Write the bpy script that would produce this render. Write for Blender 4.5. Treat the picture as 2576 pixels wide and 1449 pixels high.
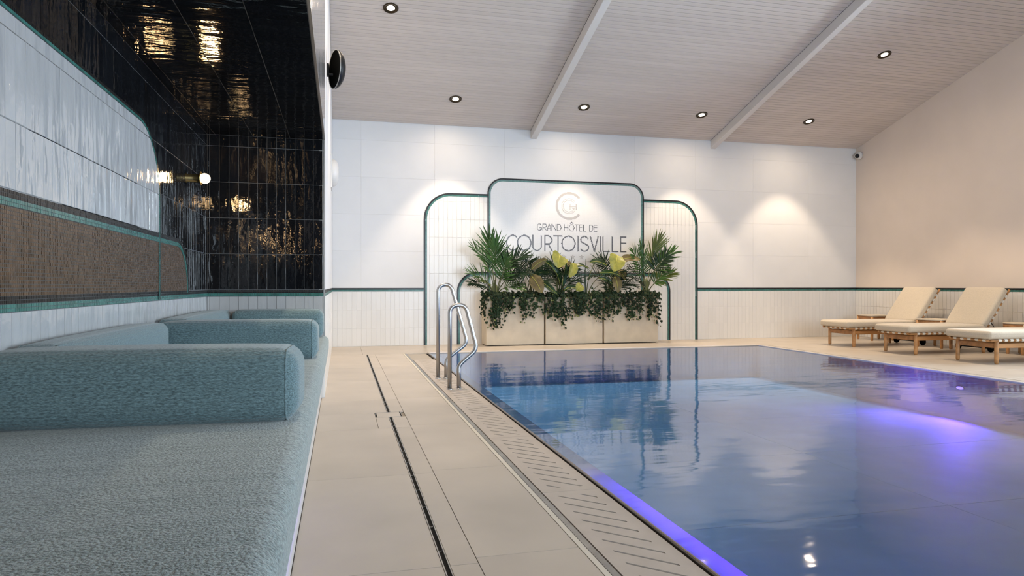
import bpy, bmesh, math, random
from mathutils import Vector, Matrix
R = math.radians
random.seed(7)
SC = bpy.context.scene
COL = SC.collection
for o in list(bpy.data.objects):
    bpy.data.objects.remove(o)

# ------------------------------------------------------------------ camera, world, daylight, exposure
F_PX, YAW = 1717.0, math.atan(430 / 1717.0)
cam = bpy.data.cameras.new('camera')
cam.sensor_fit = 'HORIZONTAL'
cam.sensor_width = 36.0
cam.lens = 36.0 * F_PX / 2576.0
cam.shift_y = -(724.5 - 719.0) / 2576.0
cam.clip_start = 0.05
camo = bpy.data.objects.new('camera', cam)
camo.location = (0, 0, .98)
camo.rotation_euler = (R(90), 0, -YAW)
COL.objects.link(camo)
SC.camera = camo
SC.view_settings.view_transform = 'Standard'
SC.view_settings.look = 'None'
SC.view_settings.gamma = 1
SC.view_settings.use_curve_mapping = False
SC.view_settings.exposure = 0.46
try:
    SC.cycles.max_bounces = 8
    SC.cycles.diffuse_bounces = 4
    SC.cycles.glossy_bounces = 5
    SC.cycles.transparent_max_bounces = 12
    SC.cycles.caustics_reflective = False
    SC.cycles.caustics_refractive = False
    SC.cycles.sample_clamp_indirect = 4.0
    SC.cycles.use_denoising = True
except Exception:
    pass
world = bpy.data.worlds.new('sky')
SC.world = world
world.use_nodes = True
wb = world.node_tree.nodes['Background']
wb.inputs[0].default_value = (.62, .78, 1, 1)
wb.inputs[1].default_value = .5

WARM = (1.0, .79, .57)
DAY = (.73, .87, 1.0)
DAY_POWER = 760
LAMP_POWER = 160
SPILL_POWER = 37
VIOLET = (.27, .06, 1.0)


def area(name, loc, rot, sx, sy, power, color):
    l = bpy.data.lights.new(name, 'AREA')
    l.shape = 'RECTANGLE'
    l.size, l.size_y = sx, sy
    l.energy = power
    l.color = color
    o = bpy.data.objects.new(name, l)
    o.location = loc
    o.rotation_euler = rot
    COL.objects.link(o)
    return o


WIN_Y = [(-.6, 1.4), (2.4, 4.4), (5.2, 7.3)]      # window openings of the wall on the pool's far side, behind the view
for (a, b), w in zip(WIN_Y, (.12, .42, .36)):
    area('daylight', (10.12, (a + b) / 2, 1.9), (0, R(90), 0), 2.6, b - a - .1, DAY_POWER * w, DAY)

RW = (1.6, 7.2, .5, 3.2)                               # opening added behind the camera to even out light on the back wall
area('daylight', ((RW[0] + RW[1]) / 2, -3.32, (RW[2] + RW[3]) / 2), (R(90), 0, 0), RW[1] - RW[0] - .1, 2.6, 430, DAY)  # added fill in daylight colour, shining in through the added rear opening

# ------------------------------------------------------------------ dimensions
YW = 11.3        # back wall
XL = -.137       # left wall
XN = -1.094      # alcove back
YN = 6.2         # alcove end wall
ZN = 2.257       # alcove ceiling
XR = 9.75        # right wall
YR = -3.0        # rear wall
Z0, SL, YRIDGE = 3.65, .3068, 4.0
PX0, PX1, PY1 = 1.243, 6.68, 10.0   # pool water


def zc(y):
    return Z0 + SL * (YW - y) if y > YRIDGE else Z0 + SL * (YW - YRIDGE) - SL * (YRIDGE - y)


# ------------------------------------------------------------------ materials
MATS = {}


def mat(name, color, rough=.5, metal=0, spec=.5, noise=None, bump=None, wave=None, mosaic=None, sheen=0,
        emit=None, coat=0, transl=0, rand=0, mix2=None, coords='Object'):
    """noise=(scale, amount[, stretch])  bump=(scale, strength, distance[, stretch])  rand = value change per object"""
    m = bpy.data.materials.new(name)
    MATS[name] = m
    m.use_nodes = True
    nt = m.node_tree
    N, L = nt.nodes, nt.links
    p = N['Principled BSDF']
    p.inputs['Base Color'].default_value = (*color, 1)
    p.inputs['Roughness'].default_value = rough
    p.inputs['Metallic'].default_value = metal
    p.inputs['Specular IOR Level'].default_value = spec
    if sheen:
        p.inputs['Sheen Weight'].default_value = sheen
        p.inputs['Sheen Roughness'].default_value = .5
    if coat:
        p.inputs['Coat Weight'].default_value = coat
    if emit:
        p.inputs['Emission Color'].default_value = (*emit[0], 1)
        p.inputs['Emission Strength'].default_value = emit[1]
    tc = N.new('ShaderNodeTexCoord')
    oi = N.new('ShaderNodeObjectInfo')
    src = tc.outputs[coords]

    def vec(stretch=None, jitter=True):
        mp = N.new('ShaderNodeMapping')
        L.new(src, mp.inputs['Vector'])
        if stretch:
            mp.inputs['Scale'].default_value = stretch
        if jitter:
            mul = N.new('ShaderNodeVectorMath')
            mul.operation = 'SCALE'
            mul.inputs[0].default_value = (17.3, 9.1, 31.7)
            L.new(oi.outputs['Random'], mul.inputs['Scale'])
            L.new(mul.outputs[0], mp.inputs['Location'])
        return mp.outputs[0]
    last = None
    if noise or mix2:
        sc, am = noise[0], noise[1]
        nz = N.new('ShaderNodeTexNoise')
        nz.inputs['Scale'].default_value = sc
        nz.inputs['Detail'].default_value = 4
        L.new(vec(noise[2] if len(noise) > 2 else None), nz.inputs['Vector'])
        mx = N.new('ShaderNodeMix')
        mx.data_type = 'RGBA'
        c2 = mix2 if mix2 else tuple(c * (1 - am) for c in color)
        c1 = color if mix2 else tuple(min(1, c * (1 + am * .6)) for c in color)
        mx.inputs['A'].default_value = (*c1, 1)
        mx.inputs['B'].default_value = (*c2, 1)
        rmp = N.new('ShaderNodeMapRange')
        rmp.inputs[1].default_value = .3
        rmp.inputs[2].default_value = .7
        L.new(nz.outputs['Fac'], rmp.inputs[0])
        L.new(rmp.outputs[0], mx.inputs['Factor'])
        last = mx.outputs['Result']
    if rand:
        hs = N.new('ShaderNodeHueSaturation')
        mr = N.new('ShaderNodeMapRange')
        mr.inputs[3].default_value = 1 - rand
        mr.inputs[4].default_value = 1 + rand
        L.new(oi.outputs['Random'], mr.inputs[0])
        L.new(mr.outputs[0], hs.inputs['Value'])
        if last:
            L.new(last, hs.inputs['Color'])
        else:
            hs.inputs['Color'].default_value = (*color, 1)
        last = hs.outputs[0]
    if last:
        L.new(last, p.inputs['Base Color'])
    norm = None

    def addbump(h, strength, dist):
        nonlocal norm
        b = N.new('ShaderNodeBump')
        b.inputs['Strength'].default_value = strength
        b.inputs['Distance'].default_value = dist
        L.new(h, b.inputs['Height'])
        if norm:
            L.new(norm, b.inputs['Normal'])
        norm = b.outputs[0]
    for bb in ([bump] if isinstance(bump, tuple) else (bump or [])):
        nz = N.new('ShaderNodeTexNoise')
        nz.inputs['Scale'].default_value = bb[0]
        nz.inputs['Detail'].default_value = 2
        L.new(vec(bb[3] if len(bb) > 3 else None), nz.inputs['Vector'])
        addbump(nz.outputs['Fac'], bb[1], bb[2])
    if wave:
        w = N.new('ShaderNodeTexWave')
        w.bands_direction = wave[0]
        w.inputs['Scale'].default_value = wave[1]
        w.inputs['Distortion'].default_value = 1.2
        w.inputs['Detail'].default_value = 2
        w.inputs['Detail Scale'].default_value = 3
        L.new(vec(None, False), w.inputs['Vector'])
        addbump(w.outputs['Fac'], wave[2], wave[3])
    if norm:
        L.new(norm, p.inputs['Normal'])
    if transl:
        out = N['Material Output']
        tr = N.new('ShaderNodeBsdfTranslucent')
        if last:
            L.new(last, tr.inputs[0])
        else:
            tr.inputs[0].default_value = (*color, 1)
        ms = N.new('ShaderNodeMixShader')
        ms.inputs[0].default_value = transl
        L.new(p.outputs[0], ms.inputs[1])
        L.new(tr.outputs[0], ms.inputs[2])
        L.new(ms.outputs[0], out.inputs[0])
    return m


GLAZE = [(9, .35, .02, (1, .35, 1)), (45, .12, .004)]
M_black = mat('black glazed tile', (.006, .007, .009), .06, spec=.5, bump=[(10, .34, .02, (1, .35, 1)), (42, .13, .005)], rand=.3)
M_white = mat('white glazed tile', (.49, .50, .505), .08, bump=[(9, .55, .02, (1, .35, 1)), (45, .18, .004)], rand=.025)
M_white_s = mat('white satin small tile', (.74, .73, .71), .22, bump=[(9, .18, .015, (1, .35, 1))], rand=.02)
M_big = mat('large white wall tile', (.74, .74, .74), .42, noise=(3, .02), rand=.012)
M_fascia = mat('glossy fascia tile', (.33, .325, .32), .08, bump=[(8, .4, .02, (1, .1, 1))], rand=.03)
M_grout = mat('pale grout', (.70, .69, .67), .8)
M_dgrout = mat('dark grey grout', (.17, .175, .18), .7)
M_plaster = mat('cream wall plaster', (.72, .62, .53), .6, noise=(2, .03), bump=(60, .05, .002))
M_mblack = mat('black mosaic', (.010, .010, .011), .28, spec=.35, bump=(60, .15, .004))
M_mgreen = mat('sea green mosaic', (.05, .19, .165), .2, noise=(18, .35), bump=(60, .15, .004))
M_mbronze = mat('bronze mosaic', (.135, .078, .042), .28, metal=.2, noise=(26, .45))
M_mgrout = mat('mosaic grout', (.13, .14, .14), .8)
M_sign = mat('white mosaic field', (.76, .77, .78), .25)
M_letter = mat('dark grey lettering mosaic', (.10, .10, .115), .3)
M_emblem = mat('taupe emblem mosaic', (.50, .485, .475), .3)
M_plank = mat('whitewashed ceiling plank', (.59, .515, .46), .55, noise=(6, .05, (.15, 1, 1)), rand=.03)
M_groove = mat('plank groove', (.22, .18, .16), .9)
M_beam = mat('painted beam', (.66, .62, .58), .5, noise=(4, .03, (1, .1, 1)))
M_deck = mat('beige stone deck tile', (.48, .42, .35), .38, noise=(2.2, .10), bump=(90, .06, .002), rand=.02)
M_dgroutl = mat('deck grout', (.37, .335, .29), .8)
M_grate = mat('beige grating', (.46, .40, .345), .42, noise=(9, .08), bump=(120, .05, .002))
M_dark = mat('dark void', (.008, .007, .006), .9)
M_cream = mat('cream sealing strip', (.62, .57, .48), .5)
M_steel = mat('brushed steel', (.42, .41, .40), .33, metal=1, bump=(60, .08, .002, (1, .05, 1)))
M_steeld = mat('dull steel strip', (.36, .36, .35), .38, metal=.9, noise=(12, .2))
M_basin = mat('pool steel', (.62, .75, .88), .6, metal=0, spec=.3, noise=(3, .08), bump=(70, .25, .004))
M_lip = mat('pool lip steel', (.60, .58, .62), .35)
M_rimd = mat('bronzed rim steel', (.24, .205, .18), .3, metal=.8)
M_teal = mat('teal woven fabric', (.165, .255, .275), .85, spec=.2, noise=(190, .55, (.5, 1.6, 1.6)), bump=[(230, .6, .004, (.6, 1, 1))], wave=('Z', 30, .3, .004), sheen=.35)
M_teals = mat('teal boucle seat fabric', (.26, .325, .32), .9, spec=.2, noise=(150, .6), bump=[(150, .8, .006), (4, .7, .035, (.15, 1.8, 1))], sheen=.35)
M_plinth = mat('white plinth', (.58, .56, .54), .4)
M_teak = mat('oiled teak', (.47, .235, .085), .45, noise=(14, .35, (.12, 1, 1)), bump=(40, .1, .002, (.1, 1, 1)))
M_teakd = mat('teak apron', (.40, .19, .07), .5, noise=(14, .35, (.12, 1, 1)))
M_strap = mat('off white webbing', (.70, .66, .58), .8, bump=(150, .3, .002))
M_canvas = mat('beige canvas', (.55, .475, .37), .9, noise=(120, .12), bump=[(240, .3, .002), (7, .25, .02, (1, .3, 1))], sheen=.2)
M_tabletop = mat('pale table top', (.62, .54, .42), .5, noise=(8, .06))
M_rubber = mat('black rubber', (.003, .003, .003), .9, spec=.05)
M_blackm = mat('black metal', (.006, .007, .009), .45, spec=.25)
M_rim = mat('dark bronze ring', (.045, .032, .018), .28, metal=.8)
M_lens = mat('lamp lens', (1, 1, 1), .5, emit=((1, .86, .66), 9))
M_globe = mat('opal globe', (1, 1, 1), .4, emit=((1, .66, .30), 20))
M_brass = mat('aged brass', (.28, .21, .09), .32, metal=.9)
M_wplastic = mat('white plastic', (.72, .71, .69), .4)
M_planter = mat('beige fibrestone planter', (.70, .585, .43), .65, noise=(5, .10), bump=(40, .08, .004))
M_soil = mat('dark soil', (.018, .012, .008), .95, bump=(40, .8, .02))
M_palm = mat('palm leaf', (.075, .165, .04), .38, noise=(6, .5), transl=.22)
M_palmd = mat('dark palm leaf', (.014, .042, .014), .45, noise=(6, .5), transl=.12)
M_palmy = mat('pale palm leaf', (.16, .20, .045), .4, noise=(6, .3), transl=.3)
M_stem = mat('palm stem', (.17, .18, .06), .55, noise=(9, .5, (1, 1, .2)))
M_lyel = mat('backlit yellow leaf', (.50, .46, .09), .4, noise=(9, .5), mix2=(.23, .26, .05), transl=.3, bump=(30, .3, .01, (1, .3, 1)))  # own yellow green plus light through the blade, put into one colour
M_loli = mat('olive brown leaf', (.20, .155, .06), .42, noise=(5, .4), transl=.25, bump=(30, .4, .01, (1, .3, 1)))
M_lgrn = mat('deep green leaf', (.022, .062, .02), .35, noise=(5, .3), transl=.2)
M_vein = mat('pale leaf rib', (.50, .48, .09), .4)
M_ivy = mat('ivy leaf', (.012, .031, .009), .6, spec=.25, noise=(5, .6), transl=.1)
M_ivyl = mat('young ivy leaf', (.16, .19, .045), .42, noise=(9, .5), transl=.2)
M_ivys = mat('ivy stem', (.10, .07, .035), .7)
M_violens = mat('violet lens', (.5, .3, 1), .3, emit=((.40, .18, 1), 3.5))


def water_mat():
    m = bpy.data.materials.new('pool water')
    m.use_nodes = True
    nt = m.node_tree
    N, L = nt.nodes, nt.links
    N.remove(N['Principled BSDF'])
    out = N['Material Output']
    tr = N.new('ShaderNodeBsdfTransparent')
    tr.inputs[0].default_value = (.42, .68, .97, 1)
    gl = N.new('ShaderNodeBsdfGlossy')
    gl.inputs['Roughness'].default_value = .055
    gl.inputs['Color'].default_value = (.92, .93, .97, 1)
    fr = N.new('ShaderNodeFresnel')
    fr.inputs['IOR'].default_value = 1.58
    mx = N.new('ShaderNodeMixShader')
    tc = N.new('ShaderNodeTexCoord')
    nz = N.new('ShaderNodeTexNoise')
    nz.inputs['Scale'].default_value = 1.6
    nz.inputs['Detail'].default_value = 3
    mp = N.new('ShaderNodeMapping')
    mp.inputs['Scale'].default_value = (.7, 1.6, 1)
    L.new(tc.outputs['Object'], mp.inputs[0])
    L.new(mp.outputs[0], nz.inputs['Vector'])
    b = N.new('ShaderNodeBump')
    b.inputs['Strength'].default_value = .10
    b.inputs['Distance'].default_value = .06
    L.new(nz.outputs['Fac'], b.inputs['Height'])
    L.new(b.outputs[0], gl.inputs['Normal'])
    L.new(b.outputs[0], fr.inputs['Normal'])
    L.new(fr.outputs[0], mx.inputs[0])
    L.new(tr.outputs[0], mx.inputs[1])
    L.new(gl.outputs[0], mx.inputs[2])
    L.new(mx.outputs[0], out.inputs[0])
    return m


def glass_mat():
    m = bpy.data.materials.new('window glass')
    m.use_nodes = True
    nt = m.node_tree
    N, L = nt.nodes, nt.links
    N.remove(N['Principled BSDF'])
    tr = N.new('ShaderNodeBsdfTransparent')
    gl = N.new('ShaderNodeBsdfGlossy')
    gl.inputs['Roughness'].default_value = .02
    fr = N.new('ShaderNodeFresnel')
    mx = N.new('ShaderNodeMixShader')
    L.new(fr.outputs[0], mx.inputs[0])
    L.new(tr.outputs[0], mx.inputs[1])
    L.new(gl.outputs[0], mx.inputs[2])
    L.new(mx.outputs[0], N['Material Output'].inputs[0])
    return m


# ------------------------------------------------------------------ object helpers
def link(name, me, parent=None, M=None):
    o = bpy.data.objects.new(name, me)
    COL.objects.link(o)
    if parent:
        o.parent = parent
    if M is not None:
        o.matrix_local = M
    return o


def obj(name, bm, mats, parent=None, M=None, smooth=False):
    me = bpy.data.meshes.new(name)
    bmesh.ops.recalc_face_normals(bm, faces=bm.faces[:])
    bm.to_mesh(me)
    bm.free()
    for m in (mats if isinstance(mats, (list, tuple)) else [mats]):
        me.materials.append(m)
    if smooth:
        for p in me.polygons:
            p.use_smooth = True
    return link(name, me, parent, M)


def pyobj(name, verts, faces, mats, parent=None, M=None, mi=None, smooth=False):
    me = bpy.data.meshes.new(name)
    me.from_pydata(verts, [], faces)
    for m in (mats if isinstance(mats, (list, tuple)) else [mats]):
        me.materials.append(m)
    if mi:
        me.polygons.foreach_set('material_index', mi)
    if smooth:
        for p in me.polygons:
            p.use_smooth = True
    me.update()
    return link(name, me, parent, M)


def thing(name, label, cat, loc=(0, 0, 0), rotz=0, group=None):
    o = bpy.data.objects.new(name, None)
    o.empty_display_size = .1
    o.location = loc
    o.rotation_euler = (0, 0, rotz)
    COL.objects.link(o)
    return tag(o, label, cat, group)


def tag(o, label=None, cat=None, group=None, kind=None):
    if label:
        o['label'] = label
    if cat:
        o['category'] = cat
    if group:
        o['group'] = group
    if kind:
        o['kind'] = kind
    return o


def box(bm, x0, x1, y0, y1, z0, z1, bev=0, seg=2, mi=0):
    v = [bm.verts.new((x, y, z)) for x in (x0, x1) for y in (y0, y1) for z in (z0, z1)]
    fs = [bm.faces.new([v[i] for i in f]) for f in ((0, 1, 3, 2), (4, 6, 7, 5), (0, 4, 5, 1), (2, 3, 7, 6), (0, 2, 6, 4), (1, 5, 7, 3))]
    for f in fs:
        f.material_index = mi
    if bev:
        es = list({e for f in fs for e in f.edges})
        bmesh.ops.bevel(bm, geom=es, offset=bev, segments=seg, affect='EDGES', profile=.5, clamp_overlap=True)
    return bm


def boxes(*bs, bev=0, seg=2):
    bm = bmesh.new()
    for b in bs:
        box(bm, *b, bev=bev, seg=seg)
    return bm


def tube(bm, path, r, n=12, cap=True, closed=False):
    path = [Vector(p) for p in path]
    rs = r if isinstance(r, (list, tuple)) else [r] * len(path)
    rings = []
    up = Vector((.123, .31, .94)).normalized()
    m = len(path)
    for i, p in enumerate(path):
        t = (path[min(i + 1, m - 1)] - path[max(i - 1, 0)]).normalized()
        if abs(t.dot(up)) > .98:
            up = Vector((1, .1, 0)).normalized()
        a = (up - t * up.dot(t)).normalized()
        b = t.cross(a)
        up = a
        rings.append([bm.verts.new(p + (a * math.cos(k * 2 * math.pi / n) + b * math.sin(k * 2 * math.pi / n)) * rs[i]) for k in range(n)])
    for i in range(m - 1):
        for k in range(n):
            bm.faces.new((rings[i][k], rings[i][(k + 1) % n], rings[i + 1][(k + 1) % n], rings[i + 1][k]))
    if cap:
        bm.faces.new(rings[0][::-1])
        bm.faces.new(rings[-1])
    return bm


def lathe(bm, prof, n=32, M=None, mi=None):
    """prof = [(radius, height)]; axis local z"""
    rings = []
    for (r, h) in prof:
        if r < 1e-5:
            rings.append([bm.verts.new((0, 0, h))])
        else:
            rings.append([bm.verts.new((r * math.cos(k * 2 * math.pi / n), r * math.sin(k * 2 * math.pi / n), h)) for k in range(n)])
    for i in range(len(rings) - 1):
        A, B = rings[i], rings[i + 1]
        for k in range(n):
            a = [A[k % len(A)], A[(k + 1) % len(A)], B[(k + 1) % len(B)], B[k % len(B)]]
            u = []
            for x in a:
                if x not in u:
                    u.append(x)
            if len(u) > 2:
                f = bm.faces.new(u)
                if mi:
                    f.material_index = mi[i]
    if M is not None:
        bmesh.ops.transform(bm, matrix=M, verts=[v for r_ in rings for v in r_])
    return bm


def bez(p0, p1, p2, n):
    p0, p1, p2 = Vector(p0), Vector(p1), Vector(p2)
    return [p0 * (1 - t) ** 2 + p1 * 2 * t * (1 - t) + p2 * t * t for t in [i / n for i in range(n + 1)]]


def roundpath(pts, rad, n=8):
    """3-D polyline with rounded corners"""
    pts = [Vector(p) for p in pts]
    out = [pts[0]]
    for i in range(1, len(pts) - 1):
        a, b, c = pts[i - 1], pts[i], pts[i + 1]
        r = rad if not isinstance(rad, (list, tuple)) else rad[i - 1]
        d1, d2 = (a - b).normalized(), (c - b).normalized()
        ang = d1.angle(d2)
        tl = min(r / math.tan(ang / 2), (a - b).length * (.98 if i == 1 else .49), (c - b).length * (.98 if i == len(pts) - 2 else .49))
        rr = tl * math.tan(ang / 2)
        bis = (d1 + d2).normalized()
        cen = b + bis * (rr / math.sin(ang / 2))
        s, e = b + d1 * tl - cen, b + d2 * tl - cen
        tot = s.angle(e)
        ax = s.cross(e).normalized()
        for k in range(n + 1):
            out.append(cen + Matrix.Rotation(tot * k / n, 3, ax) @ s)
    out.append(pts[-1])
    return out


def cushion(hx, hy, hz, r, puff=0, n=6, big=8):
    """soft rounded block, centre at the origin, half sizes hx hy hz"""
    bm = bmesh.new()

    def params(h):
        a = [-h + r * (1 - math.cos(k / n * math.pi / 2)) for k in range(n)]
        m = [-h + r + (2 * h - 2 * r) * k / big for k in range(big + 1)]
        return a + m + [-x for x in a[::-1]]
    P = (params(hx), params(hy), params(hz))
    H = (hx, hy, hz)
    cache = {}

    def vert(c):
        key = tuple(round(x, 5) for x in c)
        if key not in cache:
            inner = Vector([max(-H[i] + r, min(H[i] - r, c[i])) for i in range(3)])
            d = Vector(c) - inner
            p = inner + d.normalized() * r if d.length > 1e-9 else Vector(c)
            q = [min(1, abs(p[i]) / H[i]) for i in range(3)]
            for i in range(3):
                o1, o2 = (i + 1) % 3, (i + 2) % 3
                if q[i] > .6:
                    p[i] += math.copysign(puff * (1 - q[o1] ** 4) * (1 - q[o2] ** 4), p[i])
            cache[key] = bm.verts.new(p)
        return cache[key]
    for ax in range(3):
        o1, o2 = (ax + 1) % 3, (ax + 2) % 3
        for sgn in (-1, 1):
            for i in range(len(P[o1]) - 1):
                for j in range(len(P[o2]) - 1):
                    q = []
                    for (a, b) in ((i, j), (i + 1, j), (i + 1, j + 1), (i, j + 1)):
                        c = [0, 0, 0]
                        c[ax] = sgn * H[ax]
                        c[o1] = P[o1][a]
                        c[o2] = P[o2][b]
                        q.append(vert(c))
                    if len(set(q)) == 4:
                        try:
                            bm.faces.new(q if sgn > 0 else q[::-1])
                        except ValueError:
                            pass
    return bm


def basis(u, v, o):
    u, v = Vector(u), Vector(v)
    n = u.cross(v)
    M = Matrix.Identity(4)
    for i in range(3):
        M[i][0], M[i][1], M[i][2], M[i][3] = u[i], v[i], n[i], o[i]
    return M


B_BACK = lambda y: basis((1, 0, 0), (0, 0, 1), (0, y, 0))            # n = -y
B_LEFT = lambda x: basis((0, 1, 0), (0, 0, 1), (x, 0, 0))            # n = +x
B_RIGHT = lambda x: basis((0, -1, 0), (0, 0, 1), (x, 0, 0))          # n = -x, u = -y
B_FLOOR = lambda z: basis((1, 0, 0), (0, 1, 0), (0, 0, z))
B_CEILN = lambda z: basis((0, 1, 0), (1, 0, 0), (0, 0, z))           # n = -z, u = y, v = x

TILE = {}


def polytile(poly, t, ch):
    """tile with a chamfered front from a convex polygon, back at local z = 0"""
    c = Vector((sum(p[0] for p in poly) / len(poly), sum(p[1] for p in poly) / len(poly)))
    k = len(poly)
    V = [(p[0], p[1], 0) for p in poly] + [(p[0], p[1], t - ch) for p in poly]
    for p in poly:
        d = Vector(p) - c
        s = Vector([max(0, abs(x) - ch) * (1 if x > 0 else -1) for x in d])
        V.append((c.x + s.x, c.y + s.y, t))
    Fc = [tuple(range(2 * k, 3 * k))]
    for i in range(k):
        j = (i + 1) % k
        Fc.append((i, j, k + j, k + i))
        Fc.append((k + i, k + j, 2 * k + j, 2 * k + i))
    return V, Fc


def tilemesh(w, h, t, ch, m, name):
    key = (round(w, 4), round(h, 4), t, ch, m.name)
    if key not in TILE:
        me = bpy.data.meshes.new(name)
        V, Fc = polytile([(-w / 2, -h / 2), (w / 2, -h / 2), (w / 2, h / 2), (-w / 2, h / 2)], t, ch)
        me.from_pydata(V, [], Fc)
        me.materials.append(m)
        TILE[key] = me
    return TILE[key]


def clip(poly, conv):
    out = poly
    for i in range(len(conv)):
        a, b = conv[i], conv[(i + 1) % len(conv)]
        res = []
        side = lambda p: (b[0] - a[0]) * (p[1] - a[1]) - (b[1] - a[1]) * (p[0] - a[0])
        for j in range(len(out)):
            p, q = out[j], out[(j + 1) % len(out)]
            sp, sq = side(p), side(q)
            if sp >= 0:
                res.append(p)
            if (sp < 0) != (sq < 0):
                t = sp / (sp - sq)
                res.append((p[0] + (q[0] - p[0]) * t, p[1] + (q[1] - p[1]) * t))
        out = res
        if len(out) < 3:
            return []
    cl = []
    for p in out:
        if not cl or math.dist(p, cl[-1]) > 1e-4:
            cl.append(p)
    if len(cl) > 2 and math.dist(cl[0], cl[-1]) < 1e-4:
        cl.pop()
    return cl if len(cl) > 2 else []


def tiles(parent, B, ur, vr, pu, pv, m, ou=0, ov=0, gap=.003, t=.008, ch=.0012, conv=None, skip=None, tilt=0, name='tile', limit=10 ** 6):
    """a grid of single tiles; ur, vr = extent; ou, ov = a joint's position"""
    n = 0
    i0 = math.floor((ur[0] - ou) / pu + 1e-6)
    i1 = math.ceil((ur[1] - ou) / pu - 1e-6)
    j0 = math.floor((vr[0] - ov) / pv + 1e-6)
    j1 = math.ceil((vr[1] - ov) / pv - 1e-6)
    for j in range(j0, j1):
        for i in range(i0, i1):
            a0, a1 = max(ur[0], ou + i * pu), min(ur[1], ou + (i + 1) * pu)
            b0, b1 = max(vr[0], ov + j * pv), min(vr[1], ov + (j + 1) * pv)
            a0, a1, b0, b1 = a0 + gap / 2, a1 - gap / 2, b0 + gap / 2, b1 - gap / 2
            if a1 - a0 < .006 or b1 - b0 < .006:
                continue
            if skip and skip(a0, a1, b0, b1):
                continue
            cu, cv = (a0 + a1) / 2, (b0 + b1) / 2
            me = None
            if conv:
                rect = [(a0 - cu, b0 - cv), (a1 - cu, b0 - cv), (a1 - cu, b1 - cv), (a0 - cu, b1 - cv)]
                pl = clip(rect, [(x - cu, y - cv) for x, y in conv])
                if not pl:
                    continue
                ar = abs(sum(pl[k][0] * pl[(k + 1) % len(pl)][1] - pl[(k + 1) % len(pl)][0] * pl[k][1] for k in range(len(pl)))) / 2
                if ar < .00015:
                    continue
                if ar < (a1 - a0) * (b1 - b0) - 1e-6:
                    V, Fc = polytile(pl, t, min(ch, .001))
                    me = bpy.data.meshes.new(name)
                    me.from_pydata(V, [], Fc)
                    me.materials.append(m)
            if me is None:
                me = tilemesh(a1 - a0, b1 - b0, t, ch, m, name)
            M = B @ Matrix.Translation((cu, cv, 0))
            if tilt:
                M = M @ Matrix.Rotation(random.gauss(0, tilt), 4, 'X') @ Matrix.Rotation(random.gauss(0, tilt), 4, 'Y')
            link(name, me, parent, M)
            n += 1
            if n >= limit:
                return n
    return n


def path2(pts, rad, n=14):
    p3 = [(p[0], p[1], 0) for p in pts]
    return [(v.x, v.y) for v in roundpath(p3, rad, n)] if len(pts) > 2 else list(pts)


def resample(path, pitch):
    P = [Vector(p) for p in path]
    L_ = [0]
    for a, b in zip(P, P[1:]):
        L_.append(L_[-1] + (b - a).length)
    n = max(1, int(L_[-1] / pitch))
    out = []
    k = 0
    for i in range(n + 1):
        s = L_[-1] * i / n
        while k < len(P) - 2 and L_[k + 1] < s:
            k += 1
        t = (s - L_[k]) / max(1e-9, L_[k + 1] - L_[k])
        out.append((P[k].lerp(P[k + 1], t), (P[k + 1] - P[k]).normalized()))
    return out


def band(name, parent, B, path, rows, pitch=.0138, gap=.0018, t=.004):
    """rows of mosaic along a path; rows = [material index per row], the first on the path's left edge"""
    S = resample(path, pitch)
    pts = []
    for i, (p, d) in enumerate(S):
        a = S[max(0, i - 1)][0]
        b = S[min(len(S) - 1, i + 1)][0]
        d = (b - a).normalized()
        pts.append((p, Vector((-d.y, d.x))))
    V, Fc, mi = [], [], []

    def q(c, z0, z1, m):
        k = len(V)
        V.extend([(x.x, x.y, z0) for x in c] + [(x.x, x.y, z1) for x in c])
        Fc.append((k + 4, k + 5, k + 6, k + 7))
        mi.append(m)
        for e in range(4):
            f = (e + 1) % 4
            Fc.append((k + e, k + f, k + 4 + f, k + 4 + e))
            mi.append(m)
    g = gap / 2
    W = pitch * len(rows)
    for i in range(len(pts) - 1):
        (p0, n0), (p1, n1) = pts[i], pts[i + 1]
        q([p0 - n0 * W, p1 - n1 * W, p1, p0], 0, t * .55, 2)
        for r_, m in enumerate(rows):
            hi, lo = -pitch * r_ - g, -pitch * (r_ + 1) + g
            a = g / max(1e-6, (p1 - p0).length)
            q0, q1 = p0.lerp(p1, a), p0.lerp(p1, 1 - a)
            q([q0 + n0 * lo, q1 + n1 * lo, q1 + n1 * hi, q0 + n0 * hi], 0, t + random.uniform(-.0004, .0004), m)
    o = pyobj(name, V, Fc, [M_mblack, M_mgreen, M_mgrout], parent, B, mi)
    o['kind'] = 'stuff'
    return o


BG = [0, 0, 1, 1]

# ------------------------------------------------------------------ floor
floor = obj('floor', boxes((-.6, 1.20, YR, YW + .2, -.30, -.010), (1.20, XR + .2, PY1 + .12, YW + .2, -.30, -.010), (6.82, XR + .2, YR, PY1 + .12, -.30, -.010)), M_dgroutl)
tag(floor, kind='structure')
BF = B_FLOOR(-.011)
cover = (.252, .446, 5.17, 5.36)
hit = lambda a0, a1, b0, b1, c: a1 > c[0] and a0 < c[1] and b1 > c[2] and b0 < c[3]
GP = .0025
tiles(floor, BF, (-.165, .345), (-1.2, 4.77), .6, 1.2, M_deck, .345, -.03, GP, .011, .001)
tiles(floor, BF, (-.165, .345), (5.36, 9.93), .6, 1.2, M_deck, .345, -.03, GP, .011, .001)
tiles(floor, BF, (-.165, .250), (4.77, 5.36), .6, 1.2, M_deck, .345, 4.77, GP, .011, .001)
tiles(floor, BF, (.250, .345), (4.77, 5.17), .6, 1.2, M_deck, .345, 4.77, GP, .011, .001)
tiles(floor, BF, (.370, .472), (-1.2, 5.17), .6, 1.2, M_deck, .370, -.03, GP, .011, .001)
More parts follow.
